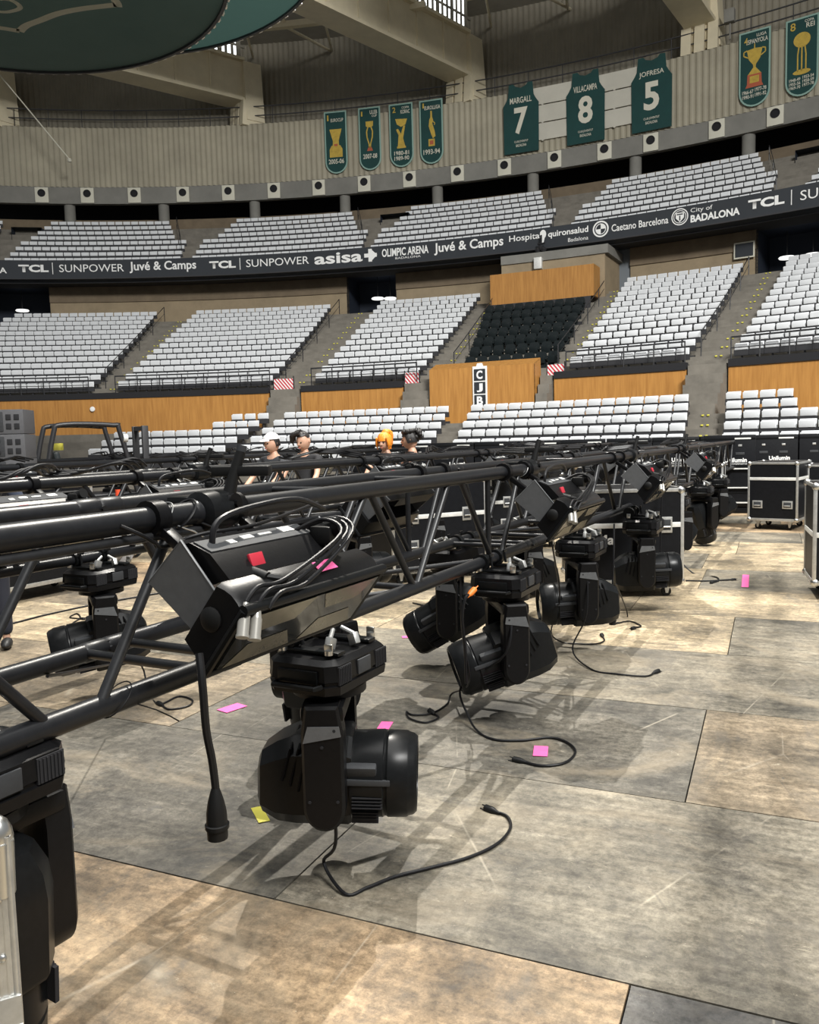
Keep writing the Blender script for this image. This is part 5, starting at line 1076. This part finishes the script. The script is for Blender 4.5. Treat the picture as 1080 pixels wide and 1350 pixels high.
# ------------------------------------------------------------------ grey loudspeakers stacked at the far left
def cabinet(p, rot, lab):
    c = thing('line_array_cabinet', lab, 'loudspeaker', p, rot, 'stacked loudspeakers'); mb = MB(); mb.box((0, 0, 0.19), (0.6, 0.5, 0.372), None, 0.012); part('cabinet', mb, M['speaker'], c)
    for z in (0.12, 0.26):
        for x in (0.08, 0.2): mb = MB(); mb.box((x, -0.25, z), (0.075, 0.02, 0.085), None, 0.004); part('port', mb, M['dark'], c)
    mb = MB(); mb.box((-0.14, -0.252, 0.19), (0.28, 0.012, 0.3), None, 0.01); part('grille', mb, M['greyplate'], c)
    for z in (0.1, 0.28): mb = MB(); mb.box((-0.1, -0.26, z), (0.09, 0.02, 0.05), None, 0.005); part('rigging_slot', mb, M['dark'], c)
    return c
for col in range(2):
    for k in range(6): cabinet(Vector((-6.2, 12.85, 0)) + Vector((-0.63 * col, 0.1 * col, 0.378 * k)), rad(6), 'grey line array cabinet in the %s stack at the left edge, %s from the floor' % (['right-hand', 'left-hand'][col], ordn(k)))
# ------------------------------------------------------------------ forklift
fk = thing('forklift', 'black forklift with an open overhead guard in front of the veneer wall', 'forklift', (-6.05, 15.6, 0), rad(35))
mb = MB(); mb.box((0, 0, 0.55), (1.9, 1.0, 0.5), None, 0.06); part('chassis', mb, M['fork'], fk)
mb = MB(); mb.box((-0.95, 0, 0.75), (0.55, 1.0, 0.75), None, 0.14); part('counterweight', mb, M['fork'], fk)
mb = MB()
for y in (-0.48, 0.48):
    mb.tube([(0.75, y, 0.7), (0.45, y, 1.95), (0.35, y, 2.06), (-0.55, y, 2.08), (-0.72, y, 1.9), (-0.9, y, 1.0)], 0.045, 10, 4)
for x in (-0.55, -0.3, -0.05, 0.2, 0.35): mb.cyl((x, -0.48, 2.07), (x, 0.48, 2.07), 0.03, n=8)
part('overhead_guard', mb, M['fork'], fk)
mb = MB()
for y in (-0.3, 0.3): mb.box((0.98, y, 1.05), (0.12, 0.08, 2.0), None, 0.01)
for z in (0.5, 1.2, 2.0): mb.box((0.98, 0, z), (0.08, 0.6, 0.08))
part('mast', mb, M['fork'], fk)
mb = MB(); mb.box((1.08, 0, 0.5), (0.06, 0.9, 0.4)); 
for y in (-0.28, 0.28): mb.box((1.55, y, 0.12), (0.95, 0.12, 0.045)); mb.box((1.1, y, 0.35), (0.05, 0.12, 0.5))
part('fork_carriage', mb, M['fork'], fk)
for x in (-0.65, 0.65):
    for y in (-0.5, 0.5): mb = MB(); mb.lathe([(0.12, -0.1), (0.27, -0.09), (0.3, -0.05), (0.3, 0.05), (0.27, 0.09), (0.12, 0.1)], (x, y, 0.3), 'Y', 24); part('wheel', mb, M['tyre'], fk)
mb = MB(); mb.box((-0.35, 0, 0.95), (0.5, 0.5, 0.12), None, 0.04); mb.box((-0.58, 0, 1.3), (0.12, 0.46, 0.6), Matrix.Rotation(rad(-10), 3, 'Y'), 0.05); part('driver_seat', mb, M['blackseat'], fk)
mb = MB(); mb.cyl((0.45, 0, 0.8), (0.2, 0, 1.3), 0.03, n=8); mb.tube([(0.2 + 0.06 * math.cos(a), 0.17 * math.sin(a), 1.3 + 0.14 * math.cos(a)) for a in [2 * PI * i / 20 for i in range(21)]], 0.015, 6); part('steering_wheel', mb, M['fork'], fk)
mb = MB(); mb.cyl((-0.5, 0.2, 1.62), (-0.5, 0.2, 1.75), 0.09, n=14); o = part('beacon', mb, M['yellow'], fk); o['label'] = 'yellow beacon'
mb = MB(); mb.cyl((0.5, -0.5, 1.82), (0.58, -0.5, 1.82), 0.08, n=14); o = part('work_lamp', mb, M['alulite'], fk)
mb = MB(); mb.lathe([(0.32, -0.22), (0.32, -0.2), (0.2, -0.19), (0.2, 0.19), (0.32, 0.2), (0.32, 0.22)], (0, 0, 0.35), 'Y', 26); single('cable_drum', mb, M['drum'], 'grey cable drum standing behind the second truss at the left', 'drum', loc=(-4.0, 10.6, -0.02), rot=(0, 0, rad(-10)))
mb = MB(); mb.box((0, 0, 0.48), (0.16, 0.12, 0.96), None, 0.03); mb.cyl((0, 0, 0.96), (0, 0, 1.06), 0.04, n=10); single('orange_canister', mb, M['orangered'], 'narrow bright red canister standing between the trusses at the left', 'canister', loc=(-4.05, 11.4, 0))
# crowd barrier panel by the right edge
bar = thing('crowd_barrier', 'grey slatted barrier panel at the right edge above the flight cases', 'barrier', (6.55, 12.0, 0), rad(40))
mb = MB(); 
for z in (0.1, 1.5): mb.cyl((-0.55, 0, z), (0.6, 0, z), 0.03, n=10)
for x in (-0.55, 0.6): mb.cyl((x, 0, 0), (x, 0, 1.5), 0.03, n=10)
part('frame', mb, M['alu'], bar)
for i in range(9): mb = MB(); mb.box((-0.46 + 0.12 * i, 0, 0.8), (0.05, 0.02, 1.4)); part('slat', mb, M['speaker'], bar)
# notice lying on the lower seats
mb = MB(); mb.box((0, 0, 0), (0.95, 0.04, 0.2), Matrix.Rotation(rad(-60), 3, 'X')); single('seat_sign', mb, M['ribbon'], 'small dark printed strip lying on the lower seats near the right edge', 'sign', loc=PT(43.0, 35.15, 1.28), rot=(0, 0, -rad(43)))

# ------------------------------------------------------------------ marks on the boards
def mark(x, y, a, b, rot, m, lab, cat='tape mark'):
    mb = MB(); mb.box((0, 0, 0.0022), (a, b, 0.0016)); return single('tape_mark', mb, M[m], lab, cat, None, None, (x, y, 0.0018), (0, 0, rot))
mark(0.656, 4.172, 0.075, 0.14, -0.2, 'pink', 'pink tape mark inside the loop of a power cable')
mark(-1.144, 5.01, 0.10, 0.16, -0.7, 'pink', 'pink tape mark left of the hanging socket, under the front truss')
mark(-0.173, 4.623, 0.07, 0.12, -0.2, 'pink', 'pink tape mark just behind the large near moving head')
mark(3.685, 8.925, 0.07, 0.8, -0.40, 'pink', 'long pink tape strip on the boards right of the flight case')
mark(-0.02, 6.75, 0.14, 0.07, 0.1, 'pink', 'small faint pink mark on the grey boards behind the front truss')
mark(-0.70, 3.52, 0.05, 0.16, 0.4, 'yellow', 'yellow tape scrap on the boards left of the large near moving head')

# ------------------------------------------------------------------ round scrim hung in the roof with a pale emblem
ZS = 10.0; sc = thing('round_scrim', 'large round grey-green scrim with a pale emblem hung overhead at upper left', 'scrim', (-7.25, 14.75, ZS)); RS = 4.27
mb = MB(); mb.lathe([(0.0001, 0.0), (RS * 0.5, 0.0), (RS, 0.0)], n=72); mb.bm.faces.ensure_lookup_table(); bmesh.ops.delete(mb.bm, geom=[f for f in mb.bm.faces if len(f.verts) > 4], context='FACES_ONLY'); part('fabric', mb, M['scrim'], sc)
mb = MB(); mb.lathe([(RS + 0.0, -0.05), (RS + 0.06, -0.05), (RS + 0.08, 0.08), (RS + 0.0, 0.08)] + [(RS, -0.05)], n=72, caps=False); part('hem', mb, M['ribbon'], sc)
mb = MB()
for z in (0.45, 0.95): mb.tube([(RS * 0.98 * math.cos(2 * PI * i / 60), RS * 0.98 * math.sin(2 * PI * i / 60), z) for i in range(61)], 0.03, 6)
for i in range(60): a0, a1 = 2 * PI * i / 60, 2 * PI * (i + 1) / 60; mb.cyl((RS * 0.98 * math.cos(a0), RS * 0.98 * math.sin(a0), 0.45), (RS * 0.98 * math.cos(a1), RS * 0.98 * math.sin(a1), 0.95), 0.018, n=5)
part('ring_truss', mb, M['rail'], sc)
for i in range(100):
    a = 2 * PI * (i + 0.5) / 100; mb = MB(); mb.box((RS + 0.085) * Vector((math.cos(a), math.sin(a), 0)) + Vector((0, 0, 0.0)), (0.03, 0.10, 0.07), Matrix.Rotation(a, 3, 'Z')); part('tie', mb, M['white'], sc)
def dstroke(pts, wd, nm='emblem'):
    mb = MB(); P = [Vector((x + 7.25, y - 14.75, -0.006)) for x, y in pts]; Q = []
    for i in range(len(P) - 1):
        p0, p1, p2, p3 = P[max(i - 1, 0)], P[i], P[i + 1], P[min(i + 2, len(P) - 1)]
        for k in range(6): t = k / 6; Q.append(0.5 * ((2 * p1) + (p2 - p0) * t + (2 * p0 - 5 * p1 + 4 * p2 - p3) * t * t + (3 * p1 - p0 - 3 * p2 + p3) * t ** 3))
    Q.append(P[-1]); R = []
    for i, p in enumerate(Q): d = (Q[min(i + 1, len(Q) - 1)] - Q[max(i - 1, 0)]).normalized(); s = Vector((-d.y, d.x, 0)) * wd / 2; R.append([p - s, p + s])
    mb.loft(R, False, False, closed=False); part(nm, mb, M['emblem'], sc)
dstroke([(-9.4, 16.3), (-8.7, 16.75), (-7.9, 17.05), (-7.56, 17.2)], 0.16); dstroke([(-7.56, 17.22), (-7.33, 17.0), (-6.95, 16.8), (-6.5, 16.57), (-5.97, 16.42), (-5.32, 16.32)], 0.16); dstroke([(-5.3, 16.4), (-5.28, 16.1), (-5.5, 15.2)], 0.16)
dstroke([(-9.0, 15.4), (-8.2, 16.15), (-7.6, 16.45), (-7.3, 16.43), (-7.12, 16.3), (-7.2, 16.05), (-7.6, 16.0)], 0.1)
s2 = thing('round_scrim', 'second dark green scrim edge at the top, right of the round one', 'scrim', (-6.0, 15.3, ZS + 0.8)); R2 = 4.75
mb = MB(); mb.lathe([(0.0001, 0.0), (R2 * 0.5, 0.0), (R2, 0.0)], n=72); bmesh.ops.delete(mb.bm, geom=[f for f in mb.bm.faces if len(f.verts) > 4], context='FACES_ONLY'); part('fabric', mb, M['scrim2'], s2)
mb = MB(); mb.lathe([(R2, -0.05), (R2 + 0.06, -0.05), (R2 + 0.08, 0.08), (R2, 0.08), (R2, -0.05)], n=72, caps=False); part('hem', mb, M['ribbon'], s2)
for i in range(100): a = 2 * PI * (i + 0.5) / 100; mb = MB(); mb.box((R2 + 0.085) * Vector((math.cos(a), math.sin(a), 0)), (0.03, 0.10, 0.07), Matrix.Rotation(a, 3, 'Z')); part('tie', mb, M['white'], s2)
mb = MB(); mb.cyl((0, 0, 0), (4.0, 0, -5.2), 0.04, n=8); mb.sphere((4.0, 0, -5.25), 0.14, 8); single('hanging_rod', mb, M['cream'], 'thin pale rod hanging slantwise below the scrim at the far left', 'rod', loc=PT(-10.0, 58.5, 25.3), rot=(0, 0, -rad(-9)))

# ------------------------------------------------------------------ lighting bar flown overhead, above the picture: it shades the boards at the right
def W2(a, b, z): return E1 * a + E2 * b + Vector((0, 0, z))
ob = thing('lighting_bar', 'twin pipe lighting bar flown overhead above the boards', 'truss', W2(0, 0, 0))
for b in (-3.27, -3.15):
    mb = MB(); mb.cyl(W2(8.0, b, 9.5), W2(13.6, b, 9.5), 0.04, n=12); part('pipe', mb, M['truss'], ob)
for i in range(6): mb = MB(); mb.cyl(W2(8.2 + i * 1.0, -3.25, 9.5), W2(8.2 + i * 1.0, -3.17, 9.5), 0.012, n=8); part('rung', mb, M['truss'], ob)

# ------------------------------------------------------------------ people
def skin_mesh(name, chains, m, sub=2):
    """chains: list of [(point, radius), ...]; a chain may start with an index pair to root in an earlier chain"""
    vs, es, rs = [], [], []
    for ch in chains:
        prev = None
        for it in ch:
            if isinstance(it, int): prev = it; continue
            vs.append(Vector(it[0])); rs.append(it[1]); i = len(vs) - 1
            if prev is not None: es.append((prev, i))
            prev = i
    me = bpy.data.meshes.new(name); me.from_pydata(vs, es, []); ob = bpy.data.objects.new(name, me); COL.objects.link(ob)
    sk = ob.modifiers.new('s', 'SKIN'); sk.use_smooth_shade = True
    for i, v in enumerate(me.skin_vertices[0].data): r = rs[i]; v.radius = r if isinstance(r, tuple) else (r, r); v.use_root = (i == 0)
    sb = ob.modifiers.new('u', 'SUBSURF'); sb.levels = sub; sb.render_levels = sub
    bpy.context.view_layer.update()
    res = bpy.data.meshes.new_from_object(ob.evaluated_get(bpy.context.evaluated_depsgraph_get()))
    bpy.data.objects.remove(ob); res.materials.clear(); res.materials.append(m)
    for p in res.polygons: p.use_smooth = True
    return res
def head_mesh(m, yaw, tilt, c, hs):
    mb = MB(); n, k = 24, 18; R = []
    for i in range(k + 1):
        f = i / k; z = -1 + 2 * f; a = math.sqrt(max(1 - z * z, 0.0004)); row = []
        jaw = 1 - 0.26 * max(0, (0.45 - f) / 0.45) ** 1.2
        for j in range(n):
            t = 2 * PI * j / n; x, y = math.cos(t) * a * 0.086 * jaw, math.sin(t) * a * 0.1
            front = max(0, -math.sin(t)); mid = math.exp(-(math.cos(t) / 0.22) ** 2) * front
            y -= 0.012 * front * max(0, 1 - abs(f - 0.25) / 0.25)                       # jaw and chin forward
            y -= mid * (0.026 * math.exp(-((f - 0.43) / 0.07) ** 2) + 0.012 * math.exp(-((f - 0.52) / 0.08) ** 2) + 0.008 * math.exp(-((f - 0.27) / 0.04) ** 2) + 0.008 * math.exp(-((f - 0.10) / 0.06) ** 2))
            eye = math.exp(-((abs(math.cos(t)) - 0.38) / 0.16) ** 2) * front; y += eye * 0.010 * math.exp(-((f - 0.53) / 0.05) ** 2); y -= eye * 0.004 * math.exp(-((f - 0.62) / 0.04) ** 2)
            row.append(Vector((x, y, z * 0.122)))
        R.append(row)
    mb.loft(R)
    for q in (-1, 1): mb.sphere((q * 0.084, 0.012, 0.0), 0.03, 10, (0.35, 0.6, 1.0))
    for v in mb.bm.verts: v.co *= hs
    return mb
def person(x, y, rot, hgt, lab, skin, shirt, trouser, hair, cap=None, ltgt=(-0.25, -0.38, 1.0), rtgt=(0.22, -0.4, 1.02), yaw=0, nod=0, fem=False, sleeves=0.55):
    s = hgt / 1.75; P = thing('person', lab, 'person', (x, y, 0), rot, 'stage crew behind the trusses')
    def V(*a): return Vector(a) * s
    sw = 0.165 if fem else 0.19; hip = 0.085
    nk, ch_, wa, pe = V(0, 0.01, 1.49), V(0, 0.01, 1.28), V(0, 0, 1.08), V(0, 0, 0.95)
    arms = []
    for q, tg in ((-1, ltgt), (1, rtgt)):
        sh = V(q * sw, 0.01, 1.42); ha = Vector(tg) * s; up_len, fo_len = 0.29 * s, 0.26 * s; d = ha - sh; L = min(d.length, (up_len + fo_len) * 0.99); dn = d.normalized(); ha = sh + dn * L
        a = (up_len ** 2 - fo_len ** 2 + L * L) / (2 * L); hh = math.sqrt(max(up_len ** 2 - a * a, 0)); pole = Vector((q * 0.6, 0.5, -0.6)); pole = (pole - dn * pole.dot(dn)).normalized()
        arms.append((sh, sh + dn * a + pole * hh, ha))
    body = [[(pe, 0.115 * s), (wa, 0.105 * s), (ch_, (0.135 * s, 0.11 * s)), (V(0, 0.012, 1.41), 0.085 * s), (nk, 0.05 * s), (V(0, 0.0, 1.56), 0.048 * s)]]
    for (sh, el, ha) in arms:
        dn = (ha - el).normalized(); body.append([3, (sh, 0.052 * s), (sh.lerp(el, 0.5), 0.046 * s), (el, 0.036 * s), (el.lerp(ha, 0.35), 0.037 * s), (ha, 0.024 * s), (ha + dn * 0.05 * s, (0.035 * s, 0.016 * s)), (ha + dn * 0.09 * s, (0.034 * s, 0.013 * s))])
    for q in (-1, 1): body.append([0, (V(q * hip, 0, 0.86), 0.085 * s), (V(q * 0.095, 0, 0.5), 0.052 * s), (V(q * 0.1, 0.01, 0.36), 0.052 * s), (V(q * 0.105, 0.015, 0.1), 0.032 * s), (V(q * 0.11, 0.0, 0.045), 0.034 * s), (V(q * 0.12, -0.13, 0.03), 0.03 * s)])
    link('body', skin_mesh('body', body, M[skin]), P)
    for (sh, el, ha), q in zip(arms, (-1, 1)):
        dn = (ha - el).normalized(); side = dn.cross(Vector((0, 0, 1))).normalized(); dwn = side.cross(dn).normalized()
        if dwn.z > 0: dwn = -dwn
        b = ha + dn * 0.085 * s; hb = []
        for i, ln in enumerate((0.066, 0.076, 0.07, 0.055)):
            o = b + side * ((i - 1.5) * 0.019 * s); k1 = o + dn * ln * 0.45 * s + dwn * 0.008 * s; k2 = k1 + (dn * 0.75 + dwn * 0.65).normalized() * ln * 0.32 * s; k3 = k2 + (dn * 0.3 + dwn).normalized() * ln * 0.25 * s
            mbk = MB(); mbk.tube([o - dn * 0.03 * s, o, k1, k2, k3], [0.0095 * s, 0.0095 * s, 0.009 * s, 0.0085 * s, 0.0065 * s], 8, 3); part('finger', mbk, M[skin], P)
        th0 = ha + dn * 0.03 * s - side * (q * 0.028 * s); mbk = MB(); mbk.tube([th0, th0 - side * (q * 0.02 * s) + dn * 0.025 * s + dwn * 0.012 * s, th0 - side * (q * 0.024 * s) + dn * 0.06 * s + dwn * 0.022 * s], [0.012 * s, 0.011 * s, 0.008 * s], 8, 3); part('thumb', mbk, M[skin], P)
    shirt_ch = [[(V(0, 0.0, 0.9), (0.145 * s, 0.12 * s)), (wa, (0.13 * s, 0.115 * s)), (ch_, (0.155 * s, 0.128 * s)), (V(0, 0.012, 1.41), (0.11 * s, 0.098 * s)), (V(0, 0.012, 1.475), 0.066 * s)]]
    for (sh, el, ha) in arms: shirt_ch.append([3, (sh, 0.068 * s), (sh.lerp(el, sleeves), 0.06 * s), (sh.lerp(el, sleeves + 0.12), 0.057 * s)])
    link('shirt', skin_mesh('shirt', shirt_ch, M[shirt]), P)
    tr = [[(V(0, 0, 0.98), (0.13 * s, 0.112 * s)), (pe, 0.13 * s)]]
    for q in (-1, 1): tr.append([1, (V(q * hip, 0, 0.84), 0.098 * s), (V(q * 0.095, 0, 0.5), 0.07 * s), (V(q * 0.102, 0.012, 0.3), 0.064 * s), (V(q * 0.106, 0.015, 0.09), 0.06 * s)])
    link('trousers', skin_mesh('trousers', tr, M[trouser]), P)
    for q in (-1, 1):
        mb = MB(); mb.sphere(V(q * 0.115, -0.075, 0.045), 0.05 * s, 12, (0.95, 2.5, 0.9)); part('shoe', mb, M['shoe'], P)
    H = link('head', head_mesh(M[skin], 0, 0, None, s).mesh('head', M[skin], 80), P, V(0, -0.02, 1.635)); H.rotation_euler = (rad(nod), 0, rad(yaw))
    for q in (-1, 1): mb = MB(); mb.sphere(V(q * 0.033, -0.092, 0.008), 0.011 * s, 10); part('eye', mb, M['eye'], H)
    mb = MB(); mb.sphere(V(0, -0.108, -0.058), 0.024 * s, 10, (1.0, 0.35, 0.3)); part('mouth', mb, M['lip'], H)
    def hairshell(th0, drop, extra):
        mb = MB(); n, k = 24, 12; R = []
        for i in range(k + 1):
            f = i / k; row = []
            for j in range(n):
                t = 2 * PI * j / n; fr = -math.sin(t); lim = drop(fr, math.cos(t)); ph = PI - f * (PI - math.acos(max(-1, min(1, lim))) ) if False else f * math.acos(max(-1, min(1, lim)))
                nz = 1 + 0.05 * math.sin(9 * t + 5 * f) + 0.03 * math.sin(17 * t)
                row.append(Vector((math.sin(ph + 1e-3) * math.cos(t) * 0.098 * nz, math.sin(ph + 1e-3) * math.sin(t) * 0.113 * nz, math.cos(ph) * 0.137 * nz)) * s)
            R.append(row)
        mb.loft(R, True, False); extra(mb); part('hair', mb, M[hair], H, sharp=70)
    if cap:
        hairshell(0, lambda fr, c: 0.42 if fr > 0.2 else -0.25, lambda mb: None)
        mb = MB(); R = []
        for i in range(9):
            ph = i / 8 * 1.25; R.append([Vector((math.sin(ph + 1e-3) * math.cos(t) * 0.104, math.sin(ph + 1e-3) * math.sin(t) * 0.12, 0.018 + math.cos(ph) * 0.13)) * s for t in [2 * PI * j / 24 for j in range(24)]])
        mb.loft(R, True, False); part('cap', mb, M[cap], H)
        mb = MB(); mb.loft([[Vector((x, -0.1 - 0.075 * math.sqrt(max(0, 1 - (x / 0.085) ** 2)) * f, 0.058 - 0.022 * f + dz)) * s for x in [-0.085 + 0.17 * j / 10 for j in range(11)]] for f, dz in ((0, 0), (1, 0), (1, 0.005), (0, 0.006))], False, False, closed=False); part('cap_peak', mb, M[cap], H)
    elif fem == 'bangs':
        def ex(mb):
            mb.sphere(V(0.0, 0.06, 0.125), 0.055 * s, 10, (1.1, 1, 0.8)); mb.tube([V(0, 0.09, 0.13), V(0.01, 0.15, 0.1), V(0.01, 0.15, -0.02), V(0, 0.13, -0.12)], [0.03 * s, 0.038 * s, 0.03 * s, 0.012 * s], 10, 4)
            for q in (-1, 1): mb.tube([V(q * 0.075, -0.075, 0.07), V(q * 0.09, -0.07, 0.0), V(q * 0.085, -0.06, -0.09)], [0.016 * s, 0.018 * s, 0.008 * s], 8, 3)
        hairshell(0, lambda fr, c: 0.22 if fr > 0.3 else -0.35, ex)
    elif fem == 'bun':
        def ex(mb):
            for i in range(26):
                a = random.uniform(0, 2 * PI); mb.sphere(V(0.05 * math.cos(a), 0.115 + random.uniform(-0.03, 0.05), 0.06 + 0.05 * math.sin(a)), 0.034 * s, 8)
            for i in range(16): a = random.uniform(0, 2 * PI); mb.sphere(V(0.07 * math.cos(a), 0.0 + 0.07 * math.sin(a), 0.112), 0.034 * s, 8)
        hairshell(0, lambda fr, c: 0.4 if fr > 0.35 else -0.3, ex)
    else:
        def ex(mb):
            mb.tube([V(0.02, -0.07, 0.13), V(-0.06, -0.1, 0.12), V(-0.1, -0.1, 0.05), V(-0.1, -0.09, -0.03)], [0.03 * s, 0.036 * s, 0.03 * s, 0.01 * s], 10, 4); mb.tube([V(0.0, 0.0, 0.135), V(-0.08, -0.03, 0.11), V(-0.11, -0.03, 0.02)], [0.03 * s, 0.034 * s, 0.012 * s], 10, 4)
        hairshell(0, lambda fr, c: 0.62 if fr > 0.2 else (0.35 if c > 0 else 0.0), ex)
    return P
person(-1.76, 10.75, rad(-35), 1.76, 'person in an off-white cap and charcoal T-shirt looking left', 'skin', 'shirtgrey', 'denim', 'hairblk', cap='cap', yaw=-10, nod=4)
person(-1.38, 10.95, rad(-15), 1.78, 'person with a dark swept fringe looking down beside the capped person', 'skin', 'shirtblk', 'denim', 'hairblk', yaw=-18, nod=16)
person(-0.30, 11.05, rad(-20), 1.74, 'person with bright orange hair and fringe in a black T-shirt', 'skin', 'shirtblk', 'denim', 'hairor', fem='bangs', yaw=-8, nod=10, sleeves=0.4)
person(0.05, 10.95, rad(-75), 1.76, 'person with a curly dark bun in a black top, seen from the side', 'skin', 'shirtblk', 'denim', 'hairblk', fem='bun', yaw=-20, nod=8, sleeves=0.3, ltgt=(-0.2, -0.35, 0.98), rtgt=(0.25, -0.36, 1.0))
person(-3.52, 6.75, rad(20), 1.74, 'person in navy top and dark trousers mostly cut off by the left edge', 'skin', 'shirtnavy', 'denim', 'hairblk', ltgt=(-0.25, -0.1, 0.85), rtgt=(0.24, -0.3, 1.08), sleeves=0.8)
